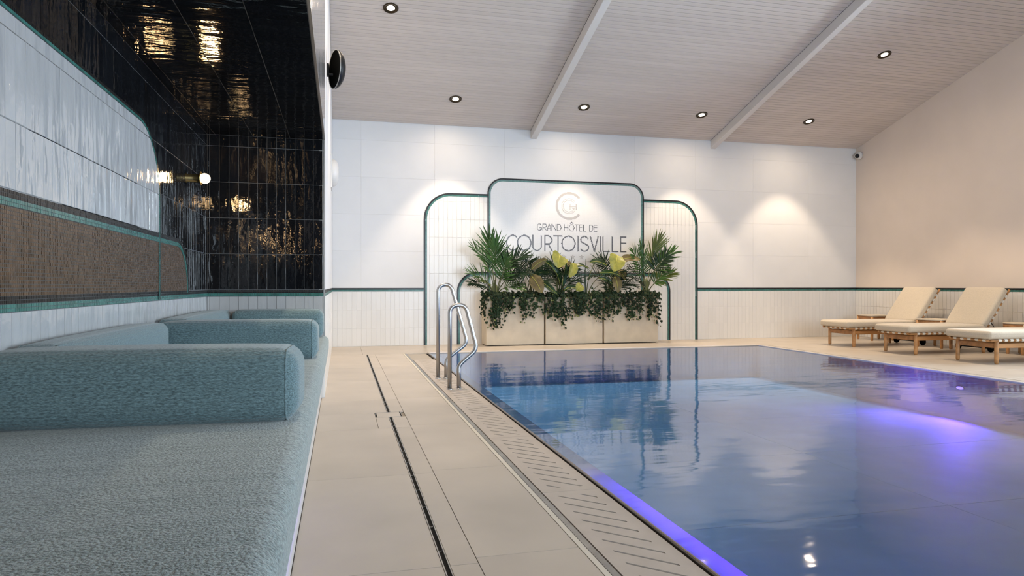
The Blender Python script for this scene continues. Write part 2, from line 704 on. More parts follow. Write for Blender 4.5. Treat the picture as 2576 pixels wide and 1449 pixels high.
tiles(floor, BF, (.370, .472), (5.36, 9.93), .6, 1.2, M_deck, .370, -.03, GP, .011, .001)
tiles(floor, BF, (.472, .865), (-1.2, 9.93), .6, 1.2, M_deck, .472, 0.02, GP, .011, .001)
tiles(floor, BF, (-.165, XR), (9.93, YW), 1.2, .6, M_deck, .3, 9.93, GP, .011, .001, skip=lambda a0, a1, b0, b1: a1 > .88 and a0 < PX1 and b0 < 9.99 and b1 < 10.1)
tiles(floor, BF, (6.82, XR), (2.0, 9.93), 1.2, .6, M_deck, 6.82, 9.93, GP, .011, .001)
tiles(floor, BF, (6.70, 6.80), (2.0, 9.93), .6, 1.2, M_deck, 6.70, 9.93, GP, .011, .001)
obj('sealing_strip', boxes((.866, .889, -1.2, 9.93, -.011, .0005)), M_cream, floor)
obj('steel_strip', boxes((.891, .917, -1.2, 9.93, -.011, .001)), M_steeld, floor)

# linear drain: channel walls, dark gap, cover plate
dr = thing('linear_drain', 'thin dark slot drain running lengthwise through the beige deck beside the bench', 'drain', (.358, 4, -.02))
MI = Matrix.Translation((-.358, -4, .02))
obj('channel_bed', boxes((.346, .369, -1.2, 5.17, -.0098, -.0085), (.346, .369, 5.36, 9.90, -.0098, -.0085)), M_dark, dr, MI)
obj('channel_edge', boxes((.345, .3495, -1.2, 5.17, -.0095, .0008), (.345, .3495, 5.36, 9.90, -.0095, .0008)), M_steeld, dr, MI)
obj('channel_edge', boxes((.3655, .370, -1.2, 5.17, -.0095, .0008), (.3655, .370, 5.36, 9.90, -.0095, .0008)), M_steeld, dr, MI)
for k in range(40):
    y = -.6 + k * .26
    if not 5.1 < y < 5.4:
        obj('channel_bar', boxes((.348, .367, y, y + .004, -.0084, -.004)), M_steeld, dr, MI)
obj('cover_plate', boxes((.262, .436, 5.178, 5.352, -.010, .001), bev=.001, seg=1), M_deck, dr, MI)
obj('cover_frame', boxes((.252, .2545, 5.17, 5.36, -.010, .001), (.4435, .446, 5.17, 5.36, -.010, .001), (.252, .446, 5.17, 5.1725, -.010, .001), (.252, .446, 5.3575, 5.36, -.010, .001)), M_steeld, dr, MI)
obj('cover_slot', boxes((.2545, .262, 5.1725, 5.3575, -.0099, -.008)), M_dark, dr, MI)
obj('cover_slot', boxes((.436, .4435, 5.1725, 5.3575, -.0099, -.008)), M_dark, dr, MI)

# overflow grating: panels with real slots
gr = thing('overflow_grating', 'beige slotted overflow grating running along the steel pool edge', 'grating', (1.07, 4, -.05))
GX0, GX1 = .925, 1.211
GL = 1.194


def grating_panel(L_):
    """slab in x 0..W, y 0..L_, cut by slanted slots, built as a strip mesh around the slots"""
    W, t = GX1 - GX0, .006
    bm = bmesh.new()
    a, b, c, d = .053, .229, .061, 1.136       # the slotted field; slots run at 45 degrees
    sw = .0165
    box(bm, 0, a, 0, L_, -t, 0)
    box(bm, b, W, 0, L_, -t, 0)
    box(bm, a, b, 0, c, -t, 0)
    box(bm, a, b, d, L_, -t, 0)
    cs_ = [d + .1137 - .1137 * k for k in range(-1, 14)][::-1]
    for c0, c1 in zip(cs_, cs_[1:]):
        lo, hi = c0 + sw / 2, c1 - sw / 2
        poly = [(a, lo), (b, lo - (b - a)), (b, hi - (b - a)), (a, hi)]
        poly = clip(poly, [(a, c), (b, c), (b, d), (a, d)])
        if poly:
            vs = [bm.verts.new((p[0], p[1], 0)) for p in poly]
            vb = [bm.verts.new((p[0], p[1], -t)) for p in poly]
            bm.faces.new(vs)
            for i in range(len(poly)):
                j = (i + 1) % len(poly)
                bm.faces.new((vs[i], vb[i], vb[j], vs[j]))
    return bm


pan = None
for k in range(10):
    y0 = 3.101 - 1.197 * 3 + 1.197 * k
    if y0 + GL > 9.95:
        break
    M = Matrix.Translation((GX0 - 1.07, y0 - 4, .05 - .0005))
    if pan is None:
        o = obj('grating_panel', grating_panel(GL), M_grate, gr, M)
        pan = o.data
    else:
        link('grating_panel', pan, gr, M)
obj('channel_bed', boxes((.918, 1.235, -1.2, 9.95, -.12, -.06)), M_dark, gr, Matrix.Translation((-1.07, -4, .05)))

# ------------------------------------------------------------------ pool basin, water, lip, lights
PD = -.52
basin = obj('pool_basin', boxes((1.20, 6.9, -2.6, PY1 + .1, PD - .12, PD - .008), (1.20, 1.386, -2.6, PY1 + .1, PD - .1, -.16), (PX1, PX1 + .14, -2.6, PY1 + .1, PD - .1, -.012), (1.20, PX1 + .1, PY1, PY1 + .12, PD - .1, -.012), (1.2, 6.8, -2.7, -2.5, PD - .1, -.012)), M_basin)
tag(basin, kind='structure')
tiles(basin, B_FLOOR(PD - .008), (1.387, PX1), (-2.5, PY1), 2.7, 1.5, M_basin, 1.33, 5.3, .006, .008, .002, name='floor_plate')
tiles(basin, B_BACK(PY1 - .0005), (1.39, PX1), (PD, -.02), 1.8, .6, M_basin, 1.33, PD, .004, .003, .001, name='wall_plate')
tiles(basin, B_RIGHT(PX1 - .0005), (-PY1, 2.5), (PD, -.02), 1.8, .6, M_basin, 0, PD, .004, .003, .001, name='wall_plate')
# submerged lip and rounded rim along the left edge
prof = [(1.2245, -.05), (1.2245, -.004), (1.2255, .002), (1.228, .006), (1.232, .0075), (1.236, .006), (1.240, .002), (1.246, -.010), (1.254, -.014), (1.385, -.038), (1.387, -.16)]
V = [(x, y, z) for y in (-2.5, PY1) for x, z in prof]
n = len(prof)
lip = pyobj('pool_rim', V, [(i, i + 1, n + i + 1, n + i) for i in range(n - 1)], [M_rimd, M_lip], basin, mi=[0] * 7 + [1] * (n - 8), smooth=True)
obj('pool_rim', boxes((PX1 - .003, PX1 + .018, -2.5, PY1, -.03, .004), bev=.004), M_lip, basin)
obj('pool_rim', boxes((1.26, PX1, PY1 - .006, PY1 + .02, -.03, .004), bev=.004), M_lip, basin)
wv = [(PX0, -2.5, -.008), (PX1, -2.5, -.008), (PX1, PY1, -.008), (PX0, PY1, -.008)]
water = pyobj('pool_water', wv, [(0, 1, 2, 3)], water_mat())
tag(water, 'still blue violet pool water reflecting the white back wall', 'water', kind='stuff')

for k, (yy, lab) in enumerate(((6.15, 'small glowing violet underwater lamp in the pool wall below the loungers'),
                               (2.3, 'unseen violet pool lamp stretched into a bar to light the near lip'))):
    t = thing('pool_light', lab, 'pool light', (PX1 - .004, yy, -.155), 0, 'underwater pool lights')
    Mx = Matrix.Diagonal((1, (1, 18)[k], .36, 1)) @ Matrix.Rotation(R(-90), 4, 'Y')
    bm = bmesh.new()
    lathe(bm, [(.062, 0), (.062, .008), (.057, .012), (.049, .012), (.045, .006)], 28, Mx)
    obj('ring', bm, M_steel, t, smooth=True)
    bm = bmesh.new()
    lathe(bm, [(.046, .005), (.036, .010), (.018, .012), (0, .013)], 28, Mx)
    obj('lens', bm, M_violens, t, smooth=True)
    if k == 0:
        l = bpy.data.lights.new('pool_light_beam', 'SPOT')
        l.energy = 55
        l.spot_size = R(150)
        l.spot_blend = .5
        l.shadow_soft_size = .05
        rot, loc = (0, R(66), 0), (-.05, 0, 0)
        g = bpy.data.lights.new('pool_glow_fill', 'POINT')  # added point light, set off from the fixture to spread violet nearby
        g.energy = 3.2
        g.color = VIOLET
        g.shadow_soft_size = .05
        lo = bpy.data.objects.new('pool_glow_fill', g)
        COL.objects.link(lo)
        lo.parent = t
        lo.location = (-.38, .62, -.06)
    else:
        l = bpy.data.lights.new('pool_light_beam', 'AREA')
        l.shape = 'RECTANGLE'
        l.size, l.size_y = .03, 2.0  # bar shape and narrow spread chosen so mainly the lip turns violet
        l.spread = R(9)
        l.energy = 12
        rot, loc = (0, R(90), 0), (-.03, 0, 0)
    l.color = VIOLET
    lo = bpy.data.objects.new('pool_light_beam', l)
    COL.objects.link(lo)
    lo.parent = t
    lo.location = loc
    lo.rotation_euler = rot

# ------------------------------------------------------------------ walls
def gable_prism(x0, x1, y0, y1):
    """wall slab under the roof between y0 and y1"""
    ys = sorted({y0, y1, *([YRIDGE] if y0 < YRIDGE < y1 else [])})
    poly = [(y0, -.3), (y1, -.3)] + [(y, zc(y) + .12) for y in ys[::-1]]
    bm = bmesh.new()
    a = [bm.verts.new((x0, *p)) for p in poly]
    b = [bm.verts.new((x1, *p)) for p in poly]
    bm.faces.new(a)
    bm.faces.new(b[::-1])
    for i in range(len(poly)):
        j = (i + 1) % len(poly)
        bm.faces.new((a[i], a[j], b[j], b[i]))
    return bm


wback = tag(obj('wall_back', boxes((-.6, XR + .2, YW + .0045, YW + .25, -.3, Z0 + .3)), M_grout), kind='structure')

# outlines on the back wall (x, z)
OUT = [(1.325, 0), (1.325, 2.53), (6.335, 2.53), (6.335, 0)]
MID = [(2.40, 0), (2.40, 2.81), (5.265, 2.81), (5.265, 0)]
INN = [(1.877, 0), (1.877, 1.215), (5.785, 1.215), (5.785, 0)]
P_OUT, P_MID, P_INN = path2(OUT, .45), path2(MID, .27), path2(INN, .34)
BW = 4 * .0138


def inset(path, d):
    c = []
    for i, p in enumerate(path):
        a, b = Vector(path[max(0, i - 1)]), Vector(path[min(len(path) - 1, i + 1)])
        t = (b - a).normalized()
        c.append((p[0] + t.y * d, p[1] - t.x * d))
    return c


ccw = lambda p: list(reversed(p))
TP = .0764
# big tiles above the trim, outside the arch
tiles(wback, B_BACK(YW + .010), (XL, XR), (.945, Z0 + .02), 1.195, .600, M_big, .312, .942, .0022, .008, .0006,
      skip=lambda a0, a1, b0, b1: a0 > 1.36 and a1 < 6.3 and b1 < 2.2)
# low small tiles either side of the arch
hid = lambda a0, a1, b0, b1: a0 > 2.33 and a1 < 5.24 and b1 < .62
tiles(wback, B_BACK(YW + .010), (XL, 1.33), (0, .89), TP, .3, M_white_s, XL, -.012, .0028, .008, .001, tilt=R(.10))
tiles(wback, B_BACK(YW + .010), (6.33, XR), (0, .89), TP, .3, M_white_s, 6.33, -.012, .0028, .008, .001, tilt=R(.10))
# arch field
arch = obj('arch_field', boxes((1.37, 6.29, YW - .0015, YW + .0042, 0, 2.05)), M_grout, wback)
nsk = lambda a0, a1, b0, b1: (a0 > 2.40 and a1 < 5.265) or hid(a0, a1, b0, b1)
n1 = tiles(arch, B_BACK(YW + .004), (1.345, 6.315), (0, 2.51), TP, .3, M_white_s, 1.345, -.012, .0028, .008, .001,
           conv=ccw(inset(P_OUT, .02)), skip=nsk, tilt=R(.12))
# sign field: white mosaic slab with every mosaic joint as relief in the material, lettering as small proud pieces
sp = ccw(inset(P_MID, .02))
V, Fc = polytile(sp, .006, .001)
sign = pyobj('sign_field', V, Fc, M_sign, wback, B_BACK(YW - .004))
nt = M_sign.node_tree
brk = nt.nodes.new('ShaderNodeTexBrick')
brk.offset = 0
brk.inputs['Scale'].default_value = 1
brk.inputs['Brick Width'].default_value = .0108
brk.inputs['Row Height'].default_value = .0108
brk.inputs['Mortar Size'].default_value = .0009
brk.inputs['Color1'].default_value = (.76, .77, .78, 1)
brk.inputs['Color2'].default_value = (.73, .74, .75, 1)
brk.inputs['Mortar'].default_value = (.60, .61, .62, 1)
tcn = nt.nodes.new('ShaderNodeTexCoord')
nt.links.new(tcn.outputs['Object'], brk.inputs['Vector'])
nt.links.new(brk.outputs['Color'], nt.nodes['Principled BSDF'].inputs['Base Color'])


def seg_d(p, a, b):
    ax, ay = a
    bx, by = b
    dx, dy = bx - ax, by - ay
    t = max(0, min(1, ((p[0] - ax) * dx + (p[1] - ay) * dy) / max(1e-12, dx * dx + dy * dy)))
    return math.hypot(p[0] - ax - t * dx, p[1] - ay - t * dy)


def arc(cx, cz, rx, rz, a0, a1, n=28):
    return [(cx + rx * math.cos(R(a0 + (a1 - a0) * k / n)), cz + rz * math.sin(R(a0 + (a1 - a0) * k / n))) for k in range(n + 1)]


PIT = .0108


def raster(name, strokes, w, m):
    """strokes of single mosaic pieces on the sign's grid"""
    cells = set()
    for st in strokes:
        for a, b in zip(st, st[1:]):
            x0, x1 = min(a[0], b[0]) - w, max(a[0], b[0]) + w
            z0, z1 = min(a[1], b[1]) - w, max(a[1], b[1]) + w
            for i in range(int(x0 / PIT), int(x1 / PIT) + 1):
                for j in range(int(z0 / PIT), int(z1 / PIT) + 1):
                    c = ((i + .5) * PIT, (j + .5) * PIT)
                    if seg_d(c, a, b) <= w / 2 + .0004:
                        cells.add((i, j))
    V, Fc = [], []
    g = .0008
    for i, j in sorted(cells):
        k = len(V)
        x0, x1, z0, z1 = i * PIT + g, (i + 1) * PIT - g, j * PIT + g, (j + 1) * PIT - g
        V.extend([(x0, z0, 0), (x1, z0, 0), (x1, z1, 0), (x0, z1, 0), (x0, z0, .0016), (x1, z0, .0016), (x1, z1, .0016), (x0, z1, .0016)])
        Fc.append((k + 4, k + 5, k + 6, k + 7))
        for e in range(4):
            Fc.append((k + e, k + (e + 1) % 4, k + 4 + (e + 1) % 4, k + 4 + e))
    return pyobj(name, V, Fc, m, sign, Matrix.Identity(4) @ Matrix.Translation((0, 0, .006)))


def letter(ch, x0, x1, z0, z1):
    w, h = x1 - x0, z1 - z0
    cx, cz = (x0 + x1) / 2, (z0 + z1) / 2
    if ch == 'C':
        rx = w * .62
        return [arc(x0 + rx, cz, rx, h / 2, 52, 308)]
    if ch == 'O':
        return [arc(cx, cz, w / 2, h / 2, 0, 360, 40)]
    if ch == 'U':
        r = w / 2
        return [[(x0, z1), (x0, z0 + r)] + arc(cx, z0 + r, r, r, 180, 360) + [(x1, z1)]]
    if ch == 'R':
        m = z0 + h * .44
        r = (z1 - m) / 2
        return [[(x0, z0), (x0, z1), (x1 - r, z1)] + arc(x1 - r, m + r, r, r, 90, -90, 14) + [(x0, m)], [(x0 + w * .50, m), (x1, z0)]]
    if ch == 'T':
        return [[(x0, z1), (x1, z1)], [(cx, z1), (cx, z0)]]
    if ch == 'I':
        return [[(cx, z0), (cx, z1)]]
    if ch == 'L':
        return [[(x0, z1), (x0, z0), (x1, z0)]]
    if ch == 'E':
        return [[(x1, z1), (x0, z1), (x0, z0), (x1, z0)], [(x0, cz + h * .08), (x1 - w * .04, cz + h * .08)]]
    if ch == 'V':
        return [[(x0, z1), (cx, z0), (x1, z1)]]
    if ch == 'S':
        r1, r2 = h * .24, h * .26
        up = arc(cx, z1 - r1, w * .46, r1, 25, 210, 18)
        lo = arc(cx, z0 + r2, w * .5, r2, 28, -150, 18)
        return [up + lo]
    if ch == 'G':
        return [arc(cx, cz, w / 2, h / 2, 48, 300) + [(x1, z0 + h * .12), (x1, z0 + h * .42), (cx + w * .12, z0 + h * .42)]]
    if ch == 'A':
        return [[(x0, z0), (x0, z0 + h * .34), (cx, z1), (x1, z0 + h * .34), (x1, z0)], [(x0, z0 + h * .26), (x1, z0 + h * .26)]]
    if ch == 'N':
        return [[(x0, z0), (x0, z1), (x1, z0), (x1, z1)]]
    if ch == 'D':
        r = w * .62
        return [[(x1 - r, z1), (x0, z1), (x0, z0), (x1 - r, z0)] + arc(x1 - r, cz, r, h / 2, -90, 90, 16)]
    if ch == 'H':
        return [[(x0, z0), (x0, z1)], [(x1, z0), (x1, z1)], [(x0, cz), (x1, cz)]]
    return []


big = [('C', 2.724, 2.918), ('O', 2.913, 3.172), ('U', 3.186, 3.356), ('R', 3.402, 3.549), ('T', 3.562, 3.732), ('O', 3.71, 3.97), ('I', 4.005, 4.023), ('S', 4.05, 4.222),
       ('V', 4.237, 4.40), ('I', 4.425, 4.447), ('L', 4.476, 4.61), ('L', 4.641, 4.774), ('E', 4.803, 4.927)]
st = []
for ch, a, b in big:
    st += letter(ch, a + .010, b - .010, 1.590, 1.843)
raster('lettering', st, .0215, M_letter)
sml = [('G', 3.268, 3.357), ('R', 3.371, 3.444), ('A', 3.457, 3.522), ('N', 3.535, 3.622), ('D', 3.634, 3.71), ('H', 3.758, 3.834), ('O', 3.849, 3.948), ('T', 3.96, 4.024),
       ('E', 4.037, 4.093), ('L', 4.11, 4.169), ('D', 4.224, 4.299), ('E', 4.312, 4.375)]
st = []
for ch, a, b in sml:
    st += letter(ch, a + .005, b - .005, 1.937, 2.050)
st += [[(3.876, 2.068), (3.8985, 2.088), (3.921, 2.068)]]
raster('lettering', st, .0108, M_letter)
e = [arc(3.858, 2.370, .232, .222, 43, 317, 50)]
raster('emblem', e, .040, M_emblem)
e = [arc(3.85, 2.368, .134, .130, 44, 318, 40), arc(3.85, 2.368, .106, .102, 38, 340, 40), [(3.948, 2.331), (3.883, 2.335)], [(3.866, 2.307), (3.866, 2.404)], [(3.884, 2.307), (3.884, 2.404)],
     [(3.978, 2.307), (3.978, 2.404)], [(3.994, 2.307), (3.994, 2.404)], [(3.87, 2.362), (3.99, 2.362)]]
raster('emblem', e, .0108, M_emblem)
for x in (3.594, 3.757, 3.921, 4.082):
    s = [(x + .040 * math.cos(R(90 + 144 * k)), 1.483 + .040 * math.sin(R(90 + 144 * k))) for k in range(6)]
    raster('star', [s], .0085, M_emblem)

BB = lambda d: B_BACK(YW - .004 - d)
band('mosaic_trim', wback, BB(-.002), P_OUT, BG)
band('mosaic_trim', wback, BB(.0025), P_INN, BG)
band('mosaic_trim', wback, BB(.0032), P_MID, BG)
zt = .945
for x0, x1 in ((XL, 1.325), (1.325 + BW, 1.877), (5.785, 6.335 - BW), (6.335, XR)):
    band('mosaic_trim', wback, B_BACK(YW + .004), [(x0, zt), (x1, zt)], BG, t=.005)

# left wall: pier beyond the alcove, fascia above it
wl = tag(obj('wall_left', gable_prism(XL - .05, XL - .010, YN + .003, YW + .05), M_grout), kind='structure')
bm = bmesh.new()
ys = [YR, YRIDGE, YN]
poly = [(YR, ZN + .012), (YN, ZN + .012)] + [(y, zc(y) + .12) for y in ys[::-1]]
a = [bm.verts.new((-.5, *p)) for p in poly]
b = [bm.verts.new((XL - .010, *p)) for p in poly]
bm.faces.new(a)
bm.faces.new(b[::-1])
for i in range(len(poly)):
    j = (i + 1) % len(poly)
    bm.faces.new((a[i], a[j], b[j], b[i]))
obj('fascia', bm, M_grout, wl)
roof = [(YR, 0), (YW, 0), (YW, zc(YW) - .01), (YRIDGE, zc(YRIDGE) - .01), (YR, zc(YR) - .01)]
tiles(wl, B_LEFT(XL - .010), (YN + .004, YW - .004), (.945, 6), 1.2, .6, M_big, YN, .942, .0022, .010, .0006, conv=roof)
tiles(wl, B_LEFT(XL - .010), (YN + .004, YW - .01), (0, .89), TP, .3, M_white_s, YN, -.012, .0028, .009, .001, tilt=R(.1))
tiles(wl, B_LEFT(XL - .010), (1.0, YN + .004), (ZN + .014, 6), .3, .6, M_fascia, YN, ZN + .014, .0022, .010, .001, conv=roof)
band('mosaic_trim', wl, B_LEFT(XL - .003), [(YN + .004, zt), (YW, zt)], BG, t=.005)
obj('edge_strip', boxes((XL - .012, XL + .0015, YR, YN + .012, ZN, ZN + .013), (XL - .012, XL + .0015, YN, YN + .012, .5, ZN + .013)), M_steel, wl)

# the tiled alcove
wal = tag(obj('wall_alcove', boxes((XN - .25, XN - .0025, YR, YN + .2, -.3, ZN + .3)), M_dgrout), kind='structure')
wae = tag(obj('wall_alcove_end', boxes((XN - .1, XL - .052, YN + .0025, YN + .2, -.3, ZN + .3)), M_dgrout), kind='structure')
cal = tag(obj('ceiling_alcove', boxes((XN - .1, XL - .012, YR, YN + .1, ZN + .0025, ZN + .3)), M_dgrout), kind='structure')
tag(obj('wall_alcove_near', boxes((XN - .1, XL, YR - .1, YR + .1, -.3, ZN + .3)), M_black), kind='structure')
TW = .304
PAN_TOP, PAN_END = 1.930, 4.625
BRN_TOP, BRN_END = 1.305, 5.446
Y0 = 1.0
BL = B_LEFT(XN - .010)
BT = B_LEFT(XN - .0025)
# black field
tiles(wal, BT, (Y0, YN), (zt, ZN), TP, TW, M_black, YN, 1.251 - TW, .0030, .0025, .00035, tilt=R(.22),
      skip=lambda a0, a1, b0, b1: (a1 < 4.55 and b1 < 1.6) or (a1 < 4.35 and b1 < 1.88) or (a1 < 4.22 and b1 < PAN_TOP) or (a1 < 5.40 and b1 < 1.04))
# white panel
wpanel = obj('panel_bed', boxes((Y0, 4.60, 1.27, 1.70, .002, .0135), (Y0, 4.17, 1.27, 1.92, .002, .0135)), M_grout, wal, BL)
P_PAN = path2([(Y0, PAN_TOP), (PAN_END, PAN_TOP), (PAN_END, .895)], .45)
conv = ccw(inset(P_PAN, .03) + [(Y0, .895)])
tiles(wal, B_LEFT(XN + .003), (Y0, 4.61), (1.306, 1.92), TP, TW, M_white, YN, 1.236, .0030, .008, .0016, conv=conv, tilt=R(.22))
# bronze mosaic panel
P_BRN = path2([(Y0, BRN_TOP), (BRN_END, BRN_TOP), (BRN_END, .93)], .36)
V, Fc, mi = [], [], []
MP = .0138
j = 0
z = .9445
inn = Vector((BRN_END - .36, BRN_TOP - .36))
while z < BRN_TOP - .045:
    y = BRN_END - .015
    while y > 1.9:
        ok = not (y > inn.x and z > inn.y and (Vector((y, z)) - inn).length > .335)
        if ok:
            k = len(V)
            g = .0011
            h = .0165 + random.uniform(-.0005, .0005)
            dz0, dz1 = random.uniform(-.0004, .0004), random.uniform(-.0004, .0004)
            V.extend([(y - MP + g, z + g, 0.012), (y - g, z + g, 0.012), (y - g, z + MP - g, 0.012), (y - MP + g, z + MP - g, 0.012),
                      (y - MP + g, z + g, h + dz0), (y - g, z + g, h - dz0), (y - g, z + MP - g, h + dz1), (y - MP + g, z + MP - g, h - dz1)])
            Fc.append((k + 4, k + 5, k + 6, k + 7))
            for e in range(4):
                Fc.append((k + e, k + (e + 1) % 4, k + 4 + (e + 1) % 4, k + 4 + e))
        y -= MP
    z += MP
br = pyobj('bronze_mosaic', V, Fc, M_mbronze, wal, BL)
br['kind'] = 'stuff'
poly = ccw(inset(P_BRN, .02) + [(Y0, .93)])
V, Fc = polytile(poly, .0135, .001)
pyobj('mosaic_bed', V, Fc, M_mgrout, wal, BL)
band('mosaic_trim', wal, B_LEFT(XN + .0045), P_BRN, [0, 0, 1, 1], t=.005)
band('mosaic_trim', wal, B_LEFT(XN + .0062), P_PAN, [0, 1], t=.006)
# bottom trim and white row
band('mosaic_trim', wal, B_LEFT(XN - .002), [(Y0, zt), (YN, zt)], BG, t=.007)
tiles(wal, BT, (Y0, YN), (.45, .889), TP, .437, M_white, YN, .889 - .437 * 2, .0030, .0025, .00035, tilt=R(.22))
# end wall
BE = B_BACK(YN + .0025)
OX = -1.075
tiles(wae, BE, (XN, XL - .012), (zt, ZN), TP, TW, M_black, OX, 1.251 - TW, .0030, .0025, .00035, tilt=R(.22))
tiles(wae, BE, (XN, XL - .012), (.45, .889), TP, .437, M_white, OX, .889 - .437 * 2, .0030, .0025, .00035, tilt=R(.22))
band('mosaic_trim', wae, B_BACK(YN + .002), [(XN, zt), (XL - .012, zt)], BG, t=.007)
# ceiling of the alcove: long tiles across
tiles(cal, B_CEILN(ZN + .0025), (Y0 + .4, YN), (XN, XL - .014), TP, .302, M_black, YN, -1.334, .0030, .0025, .00035, tilt=R(.25))

# right wall: plaster above, small tiles below, windows outside the view
wr = tag(obj('wall_right', gable_prism(XR + .010, XR + .3, WIN_Y[-1][1], YW + .2), M_plaster), kind='structure')
prev = YR
k = 0
for a, b in WIN_Y + [(WIN_Y[-1][1], None)]:
    if a > prev:
        obj('pier', gable_prism(XR + .010, XR + .3, prev, a), M_plaster, wr)
    if b is None:
        break
    bm = boxes((XR + .010, XR + .3, a, b, -.3, .55))
    obj('sill_wall', bm, M_plaster, wr)
    bm = bmesh.new()
    yy = sorted({a, b, *([YRIDGE] if a < YRIDGE < b else [])})
    poly = [(a, 3.25), (b, 3.25)] + [(y, zc(y) + .12) for y in yy[::-1]]
    A = [bm.verts.new((XR + .010, *p)) for p in poly]
    Bq = [bm.verts.new((XR + .3, *p)) for p in poly]
    bm.faces.new(A)
    bm.faces.new(Bq[::-1])
    for i in range(len(poly)):
        j = (i + 1) % len(poly)
        bm.faces.new((A[i], A[j], Bq[j], Bq[i]))
    obj('head_wall', bm, M_plaster, wr)
    k += 1
    w = tag(obj('window_%d' % k, boxes((XR + .12, XR + .18, a, a + .06, .55, 3.25), (XR + .12, XR + .18, b - .06, b, .55, 3.25), (XR + .12, XR + .18, a, b, .55, .61), (XR + .12, XR + .18, a, b, 3.19, 3.25),
                                       (XR + .13, XR + .17, (a + b) / 2 - .03, (a + b) / 2 + .03, .6, 3.2)), M_wplastic), kind='structure')
    if k == 1:
        GLASS = glass_mat()
    obj('pane', boxes((XR + .148, XR + .152, a + .05, b - .05, .6, 3.2)), GLASS, w)
    prev = b
tiles(wr, B_RIGHT(XR + .010), (-YW, -6.9), (0, .89), TP, .3, M_white_s, -YW, -.012, .0028, .009, .001, tilt=R(.1))
band('mosaic_trim', wr, B_RIGHT(XR + .006), [(-YW, zt), (-WIN_Y[-1][1], zt)], BG, t=.006)
tag(obj('wall_rear', boxes((-.6, RW[0], YR - .2, YR, -.3, 4.0), (RW[1], XR + .3, YR - .2, YR, -.3, 4.0), (RW[0], RW[1], YR - .2, YR, -.3, RW[2]), (RW[0], RW[1], YR - .2, YR, RW[3], 4.0)), M_plaster), kind='structure')
fr_ = [(RW[0], RW[1], YR - .14, YR - .08, RW[2], RW[2] + .06), (RW[0], RW[1], YR - .14, YR - .08, RW[3] - .06, RW[3])]
fr_ += [(x - .03, x + .03, YR - .14, YR - .08, RW[2] + .06, RW[3] - .06) for x in (RW[0] + .03, (RW[0] * 2 + RW[1]) / 3, (RW[0] + RW[1] * 2) / 3, RW[1] - .03)]
w = tag(obj('window_4', boxes(*fr_), M_wplastic), kind='structure')  # unseen window, added to go with the rear fill light
obj('pane', boxes((RW[0] + .05, RW[1] - .05, YR - .112, YR - .108, RW[2] + .05, RW[3] - .05)), GLASS, w)

# ------------------------------------------------------------------ ceiling: planks on the slope, beams
cs = math.cos(math.atan(SL))
sn = math.sin(math.atan(SL))
bm = bmesh.new()
for (ya, yb) in ((YW + .2, YRIDGE), (YRIDGE, YR - .2)):
    v = [bm.verts.new((x, y, zc(y) + dz)) for dz in (.016, .2) for (x, y) in ((-.5, ya), (XR + .3, ya), (XR + .3, yb), (-.5, yb))]
    for f in ((0, 1, 2, 3), (4, 7, 6, 5), (0, 4, 5, 1), (1, 5, 6, 2), (2, 6, 7, 3), (3, 7, 4, 0)):
        bm.faces.new([v[i] for i in f])
ceil = tag(obj('ceiling', bm, M_groove), kind='structure')
PP = .0714
BC = basis((1, 0, 0), (0, -cs, sn), (0, YW, Z0 + .016))
npl = int((YW - YRIDGE) / cs / PP)
W_ = XR + .012 - XL
for i in range(npl):
    me = tilemesh(W_, PP - .0055, .016, .003, M_plank, 'plank')
    link('plank', me, ceil, BC @ Matrix.Translation(((XR + .012 + XL) / 2, PP * (i + .5), 0)))
bm = bmesh.new()
v = [bm.verts.new((x, y, zc(y))) for (x, y) in ((-.3, YRIDGE), (XR + .05, YRIDGE), (XR + .05, YR), (-.3, YR))]
bm.faces.new(v)
obj('rear_slope', bm, M_plank, ceil)
for k, (x0, x1) in enumerate(((3.163, 3.268), (6.598, 6.70))):
    bm = bmesh.new()
    pr = [(YW + .02, zc(YW) + .05), (YW + .02, zc(YW) - .15), (YRIDGE, zc(YRIDGE) - .15), (YRIDGE, zc(YRIDGE) + .05)]
    A = [bm.verts.new((x0, *p)) for p in pr]
    Bq = [bm.verts.new((x1, *p)) for p in pr]
    bm.faces.new(A)
    bm.faces.new(Bq[::-1])
    for i in range(4):
        j = (i + 1) % 4
        bm.faces.new((A[i], A[j], Bq[j], Bq[i]))
    bmesh.ops.bevel(bm, geom=bm.edges[:], offset=.004, segments=1, affect='EDGES')
    b = tag(obj('beam_%d' % (k + 1), bm, M_beam), kind='structure')
    b.name = 'trim_%d' % (k + 1)
    obj('joint_strip', boxes((x0 - .004, x0 + .001, 0, (YW - YRIDGE) / cs, -.002, .002)), M_dark, b, basis((1, 0, 0), (0, -cs, sn), (0, YW, Z0)))  # thin dark strip along the beam's left joint with the planks

# ------------------------------------------------------------------ recessed lamps (the light of each belongs to its builder)
LBL = ['first lamp of the ceiling row along the white sign wall, left of the beams',
       'second lamp of the ceiling row along the sign wall, just right of the first beam',
       'third lamp of the ceiling row along the sign wall, just left of the second beam',
       'fourth lamp of the ceiling row along the sign wall, right of the second beam',
       'round ceiling lamp nearer the camera, high beside the black half dome wall light',
       'round ceiling lamp nearer the camera, above the loungers by the cream wall']
spots = [(1.729, 10.52), (3.843, 10.51), (5.963, 10.50), (8.06, 10.48), (.604, 8.66), (7.954, 8.625)]
extra = [(.60, 6.75), (.60, 4.85), (7.95, 6.75), (7.95, 4.85)]
Rdown = Matrix.Rotation(math.atan(SL), 4, 'X')


